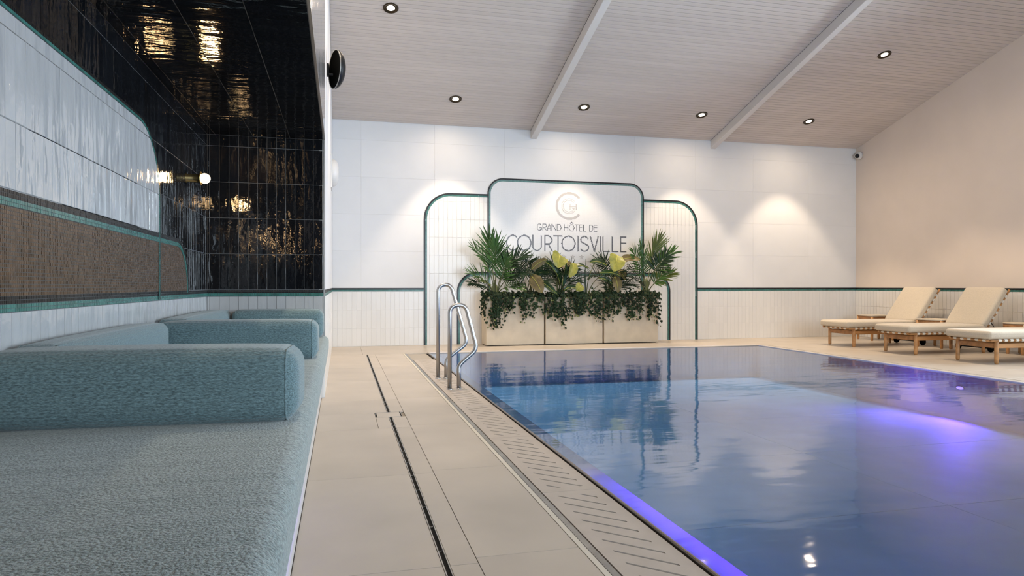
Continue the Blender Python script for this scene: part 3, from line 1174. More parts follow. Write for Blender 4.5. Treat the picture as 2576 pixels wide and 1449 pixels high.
def downlight(x, y, label, power, proto=[]):
    t = thing('recessed_light', label, 'ceiling light', (x, y, zc(y)), 0, 'recessed lamps in the plank ceiling')
    M = Matrix.Rotation(-math.atan(SL), 4, 'X') @ Matrix.Rotation(R(180), 4, 'X')
    if not proto:
        bm = bmesh.new()
        lathe(bm, [(.097, -.004), (.097, .005), (.093, .011), (.086, .012), (.080, .009)], 36)
        a = obj('ring', bm, M_rim, t, M, True)
        bm = bmesh.new()
        lathe(bm, [(.081, .010), (.075, .006), (.064, .0035), (.058, .0045), (.050, .003)], 36)
        b = obj('baffle', bm, M_rim, t, M, True)
        bm = bmesh.new()
        lathe(bm, [(.052, .0025), (.03, .0040), (0, .0045)], 36)
        c = obj('lens', bm, M_lens, t, M, True)
        proto += [a, b, c]
    else:
        for p in proto:
            c = p.copy()
            COL.objects.link(c)
            c.parent = t
            c.matrix_local = M
    l = bpy.data.lights.new('lamp_beam', 'SPOT')
    l.energy = power
    l.color = WARM
    l.spot_size = R(74)
    l.spot_blend = .35
    l.shadow_soft_size = .055
    lo = bpy.data.objects.new('lamp_beam', l)
    COL.objects.link(lo)
    lo.parent = t
    lo.location = (0, 0, -.035)
    l = bpy.data.lights.new('lamp_spill', 'SPOT')
    l.energy = SPILL_POWER
    l.color = WARM
    l.spot_size = R(165)
    l.spot_blend = 1
    l.shadow_soft_size = .05
    lo = bpy.data.objects.new('lamp_spill', l)
    COL.objects.link(lo)
    lo.parent = t
    lo.location = (0, 0, -.04)
    return t


for (x, y), lb in zip(spots, LBL):
    downlight(x, y, lb, LAMP_POWER)
for k, (x, y) in enumerate(extra):
    downlight(x, y, '%s round ceiling lamp above the frame on the %s side' % (('first', 'second')[k % 2], 'bench' if x < 1 else 'lounger'), LAMP_POWER)

# ------------------------------------------------------------------ built-in bench and its cushions
SZ = .54
be = thing('bench', 'long built in bench with teal seat pad on white plinth in the alcove', 'bench', (-.6, 3, 0))
MB = Matrix.Translation((.6, -3, 0))
obj('plinth', boxes((XN + .02, -.166, -1.2, YN - .003, 0, .405), bev=.003, seg=1), M_plinth, be, MB)
bm = cushion((-.103 - XN - .02) / 2, 3.65, .072, .045, .004, 5, 10)
obj('seat_pad', bm, M_teals, be, MB @ Matrix.Translation(((-.103 + XN + .02) / 2, 2.54, .4725)), True)
SZ = .545


def bolster(label, x0, x1, y0, y1, h, r=.05, rz=0, cat='cushion', name='bolster', group='teal bench cushions', seam=True):
    t = thing(name, label, cat, ((x0 + x1) / 2, (y0 + y1) / 2, SZ), rz, group)
    hx, hy = (x1 - x0) / 2, (y1 - y0) / 2
    obj('cover', cushion(hx, hy, h / 2, r, .008, 6, 10), M_teal, t, Matrix.Translation((0, 0, h / 2)), True)
    if seam:
        for sx in (-1, 1):
            d = hx - r * .55
            k_ = .107 * r
            ay, az, rr = hy - k_ + .0015, h / 2 - k_ + .0015, r * .893
            pts = []
            for q_, (cy, cz) in enumerate(((1, 1), (-1, 1), (-1, -1), (1, -1))):
                for k in range(7):
                    a = R(90 * q_ + 15 * k)
                    pts.append((sx * d, cy * (ay - rr) + rr * math.cos(a), h / 2 + cz * (az - rr) + rr * math.sin(a)))
            pts.append(pts[0])
            bm = bmesh.new()
            tube(bm, pts, .0035, 6, cap=False)
            obj('piping', bm, M_teal, t, None, True)
    return t


bolster('teal ribbed bolster lying across the bench seat nearest the camera', -1.07, -.134, 2.29, 2.56, .232, .055, R(-3), 'cushion')
bolster('teal ribbed bolster across the middle of the bench', -1.02, -.140, 4.215, 4.47, .226, .05, R(-1))
bolster('teal bolster at the far end of the bench against the black tiled end wall', -.868, -.150, 5.955, 6.185, .232, .05)
bolster('long teal back cushion on the alcove wall between near and middle bolsters', XN + .006, -.918, 2.62, 4.13, .232, .05, 0, 'cushion', 'back_cushion')
bolster('long teal back cushion on the alcove wall beyond the middle bolster', XN + .006, -.895, 4.52, 6.18, .232, .05, 0, 'cushion', 'back_cushion')

# ------------------------------------------------------------------ alcove wall lamp
LZ = 1.765
MX = Matrix.Rotation(R(90), 4, 'Y')
SCONCE = []


def sconce(ly, label):
    t = thing('wall_sconce', label, 'wall lamp', (XN, ly, LZ), 0, 'globe lamps on the alcove wall')
    if not SCONCE:
        bm = bmesh.new()
        lathe(bm, [(.0, 0), (.036, 0), (.036, .004), (.031, .006), (.031, .098), (.0, .098)], 32, MX)
        SCONCE.append(obj('stem', bm, M_brass, t, None, True))
        bm = bmesh.new()
        lathe(bm, [(0, .096), (.050, .097), (.0525, .0995), (.050, .103), (.0, .105)], 36, MX)
        SCONCE.append(obj('disc', bm, M_brass, t, None, True))
        bm = bmesh.new()
        lathe(bm, [(.037 * math.sin(R(a)), .128 - .037 * math.cos(R(a))) for a in range(30, 181, 10)], 28, MX)
        SCONCE.append(obj('globe', bm, M_globe, t, None, True))
    else:
        for p in SCONCE:
            c = p.copy()
            COL.objects.link(c)
            c.parent = t
    l = bpy.data.lights.new('globe_light', 'POINT')
    l.energy = 4
    l.color = (1, .60, .28)
    l.shadow_soft_size = .037
    lo = bpy.data.objects.new('globe_light', l)
    COL.objects.link(lo)
    lo.parent = t
    lo.location = (.172, 0, 0)


sconce(5.39, 'glowing globe wall lamp with brass stem on the black tiled alcove wall')
sconce(1.70, 'globe wall lamp with brass stem above the bench, left of the frame')
sconce(-2.0, 'globe wall lamp with brass stem above the bench, behind the camera')

# ------------------------------------------------------------------ fixtures of the upper left wall
t = thing('dome_wall_light', 'black half dome wall light on the white wall above the alcove', 'wall lamp', (XL, 6.98, 3.10))
obj('bracket', boxes((-.004, .022, -.03, .03, -.05, .07), bev=.003, seg=1), M_blackm, t)
bm = bmesh.new()
tube(bm, [(.02, 0, -.03), (.06, .0, -.03)], .010, 12)
obj('arm', bm, M_blackm, t)
nrm = Vector((-.95, -.31, 0)).normalized()
Md = Matrix.Translation((.075, -.01, .02)) @ nrm.to_track_quat('-Z', 'Y').to_matrix().to_4x4()
rd = .190
bm = bmesh.new()
lathe(bm, [(rd * math.cos(R(a)), .50 * rd * math.sin(R(a))) for a in range(0, 91, 6)] , 40, Md)
obj('dome', bm, M_blackm, t, None, True)
bm = bmesh.new()
lathe(bm, [(0, .03), (rd * .80, .02), (rd * .95, .004), (rd * .97, -.002)], 40, Md)
obj('inner_bowl', bm, M_rubber, t, None, True)
bm = bmesh.new()
lathe(bm, [(rd * .965, 0), (rd * .97, -.004), (rd * 1.005, -.004), (rd * 1.006, .003)], 40, Md)
obj('rim', bm, M_steeld, t, None, True)

t = thing('wall_speaker', 'white rounded fixture high on the left wall beside the sign wall corner', 'speaker', (XL, 9.95, 2.57))
obj('back_plate', boxes((-.002, .018, -.20, .20, -.23, .23), bev=.004, seg=2), M_wplastic, t)
bm = bmesh.new()
lathe(bm, [(.19, 0), (.19, .02), (.175, .05), (.14, .075), (.08, .088), (0, .09)], 36, Matrix.Translation((.017, 0, 0)) @ MX)
obj('dome', bm, M_wplastic, t, None, True)

t = thing('security_camera', 'small white dome camera with black eye high in the right corner', 'camera', (XR, 11.19, 3.50))
MXn = Matrix.Rotation(R(-90), 4, 'Y')
bm = bmesh.new()
lathe(bm, [(0, 0), (.075, 0), (.075, .03), (.066, .055), (.05, .066), (0, .067)], 32, MXn)
obj('housing', bm, M_wplastic, t, None, True)
bm = bmesh.new()
bmesh.ops.create_uvsphere(bm, u_segments=24, v_segments=14, radius=.052, matrix=Matrix.Translation((-.075, -.022, -.012)))
obj('eye', bm, M_wplastic, t, None, True)
bm = bmesh.new()
dv = Vector((-.72, -.66, -.2)).normalized()
lathe(bm, [(.041, .035), (.038, .044), (.025, .056), (0, .060)], 24, Matrix.Translation((-.075, -.022, -.012)) @ dv.to_track_quat('Z', 'Y').to_matrix().to_4x4())
obj('lens', bm, M_blackm, t, None, True)

# ------------------------------------------------------------------ pool ladder handrails
for y, pts, lab in ((6.42, [(.998, 0), (1.000, .795), (1.150, .80), (1.262, .375), (1.085, .225), (1.088, 0)], 'polished steel pool handrail loop closer to the camera'),
                    (7.20, [(.996, 0), (.998, .985), (1.130, 1.0), (1.312, .37), (1.083, .20), (1.082, 0)], 'taller looking polished steel pool handrail loop closer to the planters')):
    t = thing('pool_handrail', lab, 'handrail', (1.0, y, 0), 0, 'steel handrails at the pool ladder')
    path = roundpath([(x - 1.0, 0, z) for x, z in pts], [.075, .075, .09, .085], 9)
    bm = bmesh.new()
    tube(bm, path, .0205, 16)
    obj('rail', bm, M_steel, t, None, True)
    for x in (pts[0][0], pts[-1][0]):
        bm = bmesh.new()
        lathe(bm, [(.0205, .010), (.028, .008), (.030, .001), (.030, 0)], 20, Matrix.Translation((x - 1.0, 0, 0)))
        obj('foot_ring', bm, M_steel, t, None, True)

# ------------------------------------------------------------------ planters
PLX = [(2.285, 3.262, 'left'), (3.290, 4.296, 'middle'), (4.324, 5.315, 'right')]
PLZ = .79
PLY0, PLY1 = 10.84, 11.22
for k, (x0, x1, w) in enumerate(PLX):
    t = thing('planter_box', '%s one of the three beige stone planter boxes under the sign' % w, 'planter', ((x0 + x1) / 2, (PLY0 + PLY1) / 2, 0), 0, 'planter boxes under the sign')
    hx, hy = (x1 - x0) / 2, (PLY1 - PLY0) / 2
    bm = bmesh.new()
    w_ = .03
    box(bm, -hx, hx, -hy, -hy + w_, .012, PLZ, .003, 1)
    box(bm, -hx, hx, hy - w_, hy, .012, PLZ, .003, 1)
    box(bm, -hx, -hx + w_, -hy + w_, hy - w_, .012, PLZ, .003, 1)
    box(bm, hx - w_, hx, -hy + w_, hy - w_, .012, PLZ, .003, 1)
    obj('box', bm, M_planter, t)
    obj('base', boxes((-hx + .03, hx - .03, -hy + .03, hy - .03, 0, .02)), M_dark, t)
    obj('soil', boxes((-hx + w_, hx - w_, -hy + w_, hy - w_, PLZ - .06, PLZ - .04)), M_soil, t)


# ------------------------------------------------------------------ plants
def frond(root, loc, p0, p1, p2, leaf, nleaf, m, wid=.030, start=.30, vee=.75, r0=.010, tilt=0, droop=.12, spread=62):
    """pinnate palm leaf: midrib curve p0-p1-p2 and pointed leaflets along both sides"""
    L0 = Vector(loc)
    rib = bez(Vector(p0) - L0, Vector(p1) - L0, Vector(p2) - L0, 14)
    bm = bmesh.new()
    tube(bm, rib, [max(.0022, r0 * (1 - .8 * i / 14)) for i in range(15)], 6)
    for f in bm.faces:
        f.material_index = 1
    ref = Vector((random.uniform(-.25, .25) + tilt, -.55, .6)).normalized()
    for k in range(nleaf):
        s = start + (1 - start) * (k + .5) / nleaf
        x = s * 14
        i = min(13, int(x))
        p = rib[i].lerp(rib[i + 1], x - i)
        d = (rib[i + 1] - rib[i]).normalized()
        side = d.cross(ref).normalized()
        up = side.cross(d).normalized()
        env = math.sin(math.pi * min(1, .22 + .78 * (s - start) / (1 - start))) ** .5
        ang = R(spread - 38 * (s - start) / (1 - start) + random.uniform(-7, 7))
        for sg in (-1, 1):
            ln = leaf * (.45 + .6 * env) * random.uniform(.82, 1.08)
            dirv = (d * math.cos(ang) + (side * sg + up * vee * random.uniform(.5, 1.1)).normalized() * math.sin(ang)).normalized()
            wv = dirv.cross(up).normalized()
            w = wid * random.uniform(.75, 1.1)
            dz = Vector((0, 0, -1))
            prof = [(0, .25), (.25, .95), (.6, .85), (.85, .42), (1, .02)]
            L_, C_, R_ = [], [], []
            for (q, ww) in prof:
                c = p + dirv * ln * q + dz * droop * ln * q * q
                L_.append(bm.verts.new(c - wv * w * ww / 2 + up * w * .22 * ww))
                C_.append(bm.verts.new(c))
                R_.append(bm.verts.new(c + wv * w * ww / 2 + up * w * .22 * ww))
            for q in range(len(prof) - 1):
                bm.faces.new((L_[q], C_[q], C_[q + 1], L_[q + 1]))
                bm.faces.new((C_[q], R_[q], R_[q + 1], C_[q + 1]))
    return obj('frond', bm, [m, M_stem], root, None, False)


def broadleaf(root, loc, stem, blade, width, m, face=(0, -1, .2), fold=.25, curl=.0):
    """stem = base point -> blade start; blade = (start, control, tip); the blade's upper side looks along face"""
    L0 = Vector(loc)
    b0, b1, b2 = (Vector(p) - L0 for p in blade)
    pts = bez(b0, b1, b2, 12)
    face = Vector(face).normalized()
    bm = bmesh.new()
    L_, A_, C_, B_, R_ = [], [], [], [], []
    for i, p in enumerate(pts):
        s = i / 12
        d = (pts[min(12, i + 1)] - pts[max(0, i - 1)]).normalized()
        side = d.cross(face).normalized()
        nn = side.cross(d).normalized()
        w = width * (math.sin(math.pi * min(1, s ** .9 * .975 + .025)) ** .6) / 2 * (1 + .05 * math.sin(i * 2.1))
        f = w * fold
        L_.append(bm.verts.new(p - side * w + nn * (f + .010 * math.sin(i * 1.7)) - nn * curl * w))
        A_.append(bm.verts.new(p - side * w * .55 + nn * f * .65))
        C_.append(bm.verts.new(p))
        B_.append(bm.verts.new(p + side * w * .55 + nn * f * .65))
        R_.append(bm.verts.new(p + side * w + nn * (f - .010 * math.sin(i * 1.9)) - nn * curl * w))
    for X, Y in ((L_, A_), (A_, C_), (C_, B_), (B_, R_)):
        for i in range(12):
            bm.faces.new((X[i], Y[i], Y[i + 1], X[i + 1]))
    o = obj('leaf', bm, m, root, None, True)
    bm = bmesh.new()
    rib = [q + face * .003 for q in pts]
    tube(bm, rib, [.0062 * (1 - .75 * i / 12) for i in range(13)], 6)
    obj('leaf_rib', bm, M_vein, o, None, True)
    bm = bmesh.new()
    s0 = Vector(stem) - L0
    mid = (s0 + b0) / 2 + Vector((0, 0, .06)) + (b0 - s0).cross(Vector((0, 1, 0))) * .08
    tube(bm, bez(s0, mid, b0, 10), [.009 - .0004 * i for i in range(11)], 7)
    obj('leaf_stalk', bm, M_stem if m is not M_lgrn else M_lgrn, o, None, True)
    return o


PY = 11.02
ZS = PLZ - .05


def palm(name, label, loc, spec, stems, trunk=True):
    root = thing(name, label, 'plant', loc)
    for s in spec:
        kw = dict(s[4]) if len(s) > 4 else {}
        frond(root, loc, s[0], s[1], s[2], s[3], kw.pop('n', 15), kw.pop('m', M_palm), **kw)
    for (a, b, r) in stems:
        bm = bmesh.new()
        tube(bm, bez(Vector(a) - Vector(loc), (Vector(a) + Vector(b)) / 2 - Vector(loc) + Vector((.01, 0, .0)), Vector(b) - Vector(loc), 5), [r, r * .95, r * .9, r * .8, r * .7, r * .6], 8)
        obj('stem', bm, M_stem, root, None, True)
    return root


# left palm
b = (2.47, PY, ZS)
palm('parlour_palm', 'tall green palm in the left planter box in front of the sign edge', b, [
    ((2.46, PY, .85), (2.43, PY - .03, 1.35), (2.34, PY - .08, 1.78), .42, dict(n=14, start=.42, vee=.3, spread=46)),
    ((2.46, PY, .85), (2.50, PY - .02, 1.30), (2.44, PY - .14, 1.70), .40, dict(n=13, start=.45, vee=.4, spread=48)),
    ((2.45, PY, .85), (2.42, PY - .05, 1.32), (2.07, PY - .16, 1.58), .34, dict(n=15, start=.38, vee=.5)),
    ((2.44, PY, .85), (2.34, PY - .1, 1.10), (2.02, PY - .22, 1.17), .30, dict(n=14, start=.4, vee=.8)),
    ((2.44, PY, .85), (2.32, PY - .05, 1.02), (2.05, PY - .10, 1.02), .22, dict(n=11, start=.35, vee=.4, m=M_palmd)),
    ((2.49, PY, .85), (2.58, PY - .03, 1.38), (2.93, PY - .1, 1.46), .34, dict(n=14, start=.5, vee=.9, m=M_palmd)),
    ((2.50, PY, .85), (2.56, PY - .08, 1.10), (2.64, PY - .15, 1.42), .28, dict(n=12, start=.4, vee=.5)),
    ((2.50, PY, .85), (2.66, PY - .06, 1.22), (2.98, PY - .15, 1.20), .28, dict(n=13, start=.35, vee=.6, m=M_palmd)),
    ((2.50, PY, .85), (2.62, PY - .12, 1.02), (2.86, PY - .22, .95), .22, dict(n=11, start=.35, vee=.5, m=M_palm)),
    ((2.44, PY, .85), (2.36, PY - .16, 1.05), (2.16, PY - .30, 1.06), .18, dict(n=9, start=.4, vee=.5, m=M_palmy, wid=.022)),
], [((2.44, PY, ZS), (2.45, PY, 1.02), .022), ((2.50, PY, ZS), (2.49, PY, 1.0), .020), ((2.47, PY + .03, ZS), (2.47, PY, 1.08), .018), ((2.42, PY - .02, ZS), (2.43, PY, .98), .014)])
# right palm
b = (5.18, PY, ZS)
palm('parlour_palm', 'tall green palm in the right planter box leaning over the sign edge', b, [
    ((5.18, PY, .85), (5.24, PY - .03, 1.42), (5.37, PY - .08, 1.74), .42, dict(n=14, start=.45, vee=.3, spread=42, m=M_palmy)),
    ((5.18, PY, .85), (5.24, PY - .05, 1.34), (5.62, PY - .14, 1.55), .34, dict(n=15, start=.45, vee=.6)),
    ((5.17, PY, .85), (5.12, PY - .04, 1.30), (5.02, PY - .12, 1.68), .30, dict(n=13, start=.4, vee=.4, spread=50)),
    ((5.17, PY, .85), (5.10, PY - .07, 1.22), (4.86, PY - .16, 1.58), .30, dict(n=13, start=.42, vee=.5)),
    ((5.19, PY, .85), (5.26, PY - .1, 1.30), (5.46, PY - .22, 1.48), .30, dict(n=13, start=.5, vee=.3, m=M_palmd, spread=66)),
    ((5.20, PY, .85), (5.30, PY - .08, 1.10), (5.60, PY - .18, 1.20), .26, dict(n=13, start=.4, vee=.7, m=M_palmy)),
    ((5.20, PY, .85), (5.27, PY - .12, 1.06), (5.48, PY - .25, 1.24), .22, dict(n=11, start=.4, vee=.5)),
    ((5.16, PY, .85), (5.05, PY - .08, 1.20), (4.80, PY - .18, 1.26), .26, dict(n=13, start=.4, vee=.6, m=M_palmd)),
    ((5.16, PY, .85), (5.04, PY - .1, 1.06), (4.86, PY - .25, 1.08), .22, dict(n=11, start=.4, vee=.5, m=M_palmd)),
], [((5.16, PY, ZS), (5.17, PY, 1.10), .022), ((5.22, PY, ZS), (5.20, PY, 1.06), .020), ((5.19, PY + .03, ZS), (5.19, PY, 1.12), .018)])


# dark low palms between the big leaves
def dark(label, cx, tips, seed):
    random.seed(seed)
    b = (cx, PY, ZS)
    sp = []
    for (tx, tz, ty) in tips:
        mx = cx + (tx - cx) * .45
        sp.append(((cx, PY, ZS), (mx, PY - .02, max(tz, 1.0) + .12), (tx, PY - ty, tz), .24, dict(n=17, start=.3, vee=.45, m=M_palmd, wid=.018, droop=.05)))
    palm('areca_palm', label, b, sp, [((cx - .01, PY, ZS), (cx, PY, .95), .012), ((cx + .02, PY, ZS), (cx + .01, PY, .95), .012)])


dark('dark fine leaved low palm just right of the tall left palm', 2.98, [(2.66, 1.12, .05), (2.80, 1.30, .1), (3.06, 1.38, .05), (3.30, 1.30, .1), (3.32, 1.05, .2), (2.74, .98, .2), (3.5, 1.22, .0)], 3)
dark('dark fine leaved low palm behind the middle yellow leaves', 3.62, [(3.26, 1.26, .02), (3.42, 1.36, .0), (3.86, 1.24, .0), (3.36, 1.06, .05), (3.9, 1.05, .05), (3.6, 1.2, .1)], 5)
dark('dark fine leaved low palm left of the tall right palm', 4.52, [(4.24, 1.40, .02), (4.36, 1.42, .0), (4.10, 1.14, .08), (4.66, 1.20, .1), (4.80, 1.12, .2), (4.30, 1.02, .2), (4.9, .98, .15)], 8)
random.seed(21)

# broad leaved plants with yellow and olive leaves
FR = (.1, -1, .25)


def broad(label, loc, leaves):
    root = thing('broad_leaved_plant', label, 'plant', loc)
    for lf in leaves:
        broadleaf(root, loc, *lf[:4], **(lf[4] if len(lf) > 4 else {}))
    return root


Yf = PY - .14
cx = 3.58
broad('broad leaved plant with backlit yellow leaves in the middle planter box', (cx, PY, ZS), [
    ((3.56, PY, ZS), ((3.55, Yf, 1.50), (3.50, Yf - .10, 1.46), (3.47, Yf - .14, 1.27)), .30, M_lyel, dict(face=(.1, -1, .1), fold=.3)),
    ((3.60, PY, ZS), ((3.78, Yf, 1.36), (3.79, Yf - .06, 1.28), (3.68, Yf - .08, 1.12)), .17, M_lyel, dict(face=(.25, -1, .05), fold=.35)),
    ((3.62, PY, ZS), ((3.92, Yf - .05, .99), (3.87, Yf - .10, .97), (3.80, Yf - .12, .89)), .16, M_lyel, dict(face=(-.1, -1, .2))),
    ((3.58, PY, ZS), ((3.57, Yf + .05, .98), (3.52, Yf, 1.28), (3.20, Yf - .02, 1.43)), .12, M_lgrn, dict(face=(.5, -1, .5), fold=.6)),
    ((3.60, PY, ZS), ((3.60, Yf + .05, .95), (3.60, Yf, 1.15), (3.66, Yf - .02, 1.38)), .11, M_lgrn, dict(face=(.7, -1, .1), fold=.7)),
    ((3.62, PY, ZS), ((3.62, Yf, .90), (3.72, Yf - .05, 1.02), (3.90, Yf - .1, .88)), .09, M_lgrn, dict(face=(.2, -1, .6))),
    ((3.62, PY, ZS), ((3.70, Yf + .1, 1.16), (3.82, Yf + .06, 1.42), (4.08, Yf, 1.27)), .10, M_lgrn, dict(face=(.1, -.8, .8))),
    ((3.57, PY, ZS), ((3.58, Yf + .12, 1.30), (3.66, Yf + .1, 1.36), (3.86, Yf + .1, 1.33)), .13, M_loli, dict(face=(0, -1, .6))),
])
broad('broad leaved plant with olive brown leaves between left and middle planter boxes', (3.14, PY, ZS), [
    ((3.12, PY, ZS), ((3.05, Yf - .02, 1.14), (3.12, Yf - .10, 1.05), (3.20, Yf - .14, .86)), .23, M_loli, dict(face=(-.15, -1, .1), fold=.15)),
    ((3.10, PY, ZS), ((3.06, Yf, 1.25), (3.14, Yf - .05, 1.38), (3.32, Yf - .05, 1.42)), .14, M_loli, dict(face=(.3, -1, -.2))),
    ((3.16, PY, ZS), ((3.20, Yf - .05, 1.06), (3.30, Yf - .1, .98), (3.46, Yf - .14, .84)), .12, M_lgrn, dict(face=(.2, -1, .4))),
    ((3.16, PY, ZS), ((3.10, Yf + .1, 1.16), (3.24, Yf + .08, 1.24), (3.44, Yf + .05, 1.19)), .10, M_lgrn, dict(face=(.0, -1, .6))),
    ((3.1, PY, ZS), ((2.86, Yf + .1, 1.36), (2.70, Yf + .08, 1.42), (2.62, Yf + .05, 1.37)), .10, M_lgrn, dict(face=(.0, -1, .6))),
])
broad('broad leaved plant with one large backlit yellow leaf left of the tall right palm', (4.48, PY, ZS), [
    ((4.50, PY, ZS), ((4.57, Yf - .02, 1.50), (4.54, Yf - .10, 1.44), (4.45, Yf - .14, 1.22)), .31, M_lyel, dict(face=(.05, -1, .1), fold=.2)),
    ((4.48, PY, ZS), ((4.54, Yf, 1.13), (4.55, Yf - .08, 1.05), (4.55, Yf - .10, .86)), .17, M_loli, dict(face=(0, -1, .1), fold=.2)),
    ((4.46, PY, ZS), ((4.40, Yf + .04, 1.33), (4.24, Yf, 1.42), (4.06, Yf - .04, 1.37)), .13, M_lgrn, dict(face=(0, -.9, .7))),
    ((4.52, PY, ZS), ((4.62, Yf + .02, 1.40), (4.78, Yf - .02, 1.50), (4.98, Yf - .06, 1.42)), .14, M_loli, dict(face=(.1, -1, .5))),
    ((4.48, PY, ZS), ((4.66, Yf - .02, 1.13), (4.46, Yf - .06, 1.24), (4.20, Yf - .1, 1.19)), .10, M_lgrn, dict(face=(0, -1, .8))),
    ((4.46, PY, ZS), ((4.48, Yf - .04, 1.0), (4.34, Yf - .10, 1.12), (4.18, Yf - .12, 1.10)), .10, M_lgrn, dict(face=(0, -1, .6))),
    ((4.5, PY, ZS), ((4.62, Yf + .05, 1.22), (4.66, Yf, 1.24), (4.70, Yf - .05, 1.08)), .16, M_loli, dict(face=(.3, -1, .2))),
])
root = thing('spear_leaved_plant', 'slender upright bare stalks rising right of the middle yellow leaves', 'plant', (4.02, PY, ZS))
for (x0, x1, xm, z1) in ((4.02, 3.98, 4.05, 1.33), (4.05, 4.20, 4.04, 1.40), (4.0, 4.02, 4.02, 1.44), (4.08, 4.36, 4.06, 1.20), (3.98, 3.86, 3.96, 1.30), (3.94, 3.93, 3.96, 1.24), (4.1, 4.3, 4.1, 1.02)):
    bm = bmesh.new()
    tube(bm, bez((x0 - 4.02, -.06, 0), (xm - 4.02, -.08, (z1 - ZS) * .6), (x1 - 4.02, -.12, z1 - ZS), 9), [.010 - .0007 * i for i in range(10)], 7)
    obj('stalk', bm, M_stem if x1 > 4.1 else M_lgrn, root, None, True)


# ------------------------------------------------------------------ trailing ivy
def ivyleaf(V, Fc, mi, p, n, down, s, m):
    n = n.normalized()
    side = n.cross(down).normalized()
    dn = side.cross(n).normalized() * -1
    if dn.dot(down) < 0:
        dn = -dn
    prof = [(0, .34), (.30, .46), (.52, .12), (.40, -.10), (.46, -.36), (.18, -.32), (0, -.80)]
    k = len(V)
    V.append(p + n * s * .10)
    ring = [(x, y) for x, y in prof] + [(-x, y) for x, y in prof[-2:0:-1]]
    for (x, y) in ring:
        q = p + side * x * s - dn * y * s
        V.append(q)
    for i in range(len(ring)):
        Fc.append((k, k + 1 + i, k + 1 + (i + 1) % len(ring)))
        mi.append(m)


DROP = [(2.10, .52), (2.25, .40), (2.42, .25), (2.52, .36), (2.62, .52), (2.79, .45), (2.92, .34), (3.05, .42), (3.19, .50), (3.29, .35), (3.40, .45), (3.55, .25), (3.74, .39), (3.88, .47), (4.03, .51),
        (4.27, .34), (4.49, .38), (4.71, .43), (4.87, .28), (5.07, .43), (5.26, .22), (5.40, .46)]


def dropz(x):
    for (a, za), (b, zb) in zip(DROP, DROP[1:]):
        if a <= x <= b:
            return za + (zb - za) * (x - a) / (b - a)
    return .5


random.seed(11)
for k, (x0, x1, w) in enumerate(PLX):
    root = thing('trailing_ivy', 'dark green ivy hanging over the %s planter box' % w, 'plant', ((x0 + x1) / 2, PLY0, PLZ), 0, 'ivy trailing from the planter boxes')
    L0 = Vector(root.location)
    V, Fc, mi = [], [], []
    sb = bmesh.new()
    ns = 46
    ends = []
    for i in range(ns):
        x = random.uniform(x0 - (.06 if k == 0 else 0), x1 + (.05 if k == 2 else 0))
        zl = dropz(x) + abs(random.gauss(0, .13))
        side = (k == 0 and x < x0 + .03) or (k == 2 and x > x1 - .03)
        ys = PLY0 - .03 - random.uniform(0, .05)
        top = Vector((min(max(x, x0), x1) + random.uniform(-.05, .05), PLY0 + random.uniform(.02, .15), PLZ + random.uniform(-.02, .06)))
        rim = Vector((x, ys if not side else PLY0 + random.uniform(-.04, .2), PLZ + random.uniform(.0, .05)))
        end = Vector((x + random.uniform(-.07, .07), rim.y + random.uniform(-.01, .02), min(zl, PLZ - .04)))
        pts = bez(top, (top + rim) / 2 + Vector((0, 0, .06)), rim, 4)[:-1] + bez(rim, rim * .5 + end * .5 + Vector((random.uniform(-.05, .05), -.02, 0)), end, 9)
        tube(sb, [p - L0 for p in pts], .0026, 4, cap=False)
        ln = sum((b - a).length for a, b in zip(pts, pts[1:]))
        nl = int(ln / .026)
        for j in range(nl):
            s = (j + .5) / nl * (len(pts) - 1)
            a = int(s)
            p = pts[a].lerp(pts[min(a + 1, len(pts) - 1)], s - a)
            p = p + Vector((random.gauss(0, .026), random.uniform(-.035, .0), random.gauss(0, .012)))
            nn = Vector((random.gauss(0, .5), -1, random.uniform(-.1, .8)))
            if side:
                nn = nn + Vector((-1 if k == 0 else 1, 0, 0))
            dwn = Vector((random.gauss(0, .5), 0, -1))
            young = random.random() < (.5 if s > len(pts) - 2.2 else .06)
            ivyleaf(V, Fc, mi, p - L0, nn, dwn, random.uniform(.030, .050) if not young else random.uniform(.020, .032), 1 if young else 0)
    for i in range(230):       # leaves over the soil
        p = Vector((random.uniform(x0 - .03, x1 + .03), random.uniform(PLY0 - .03, PLY1 - .04), PLZ + abs(random.gauss(.03, .045))))
        ivyleaf(V, Fc, mi, p - L0, Vector((random.gauss(0, .5), -.8, random.uniform(.2, 1))), Vector((random.gauss(0, .6), -.3, -1)), random.uniform(.034, .052), 1 if random.random() < .05 else 0)
    o = pyobj('ivy_leaves', V, Fc, [M_ivy, M_ivyl], root, None, mi)
    o['kind'] = 'stuff'
    o = obj('ivy_stems', sb, M_ivys, root)
    o['kind'] = 'stuff'

# ------------------------------------------------------------------ sun loungers
HX, HZ = 1.35, .335      # hinge of the backrest in the lounger's own frame (foot end at x = 0)
BA = math.atan2(.50, .37)


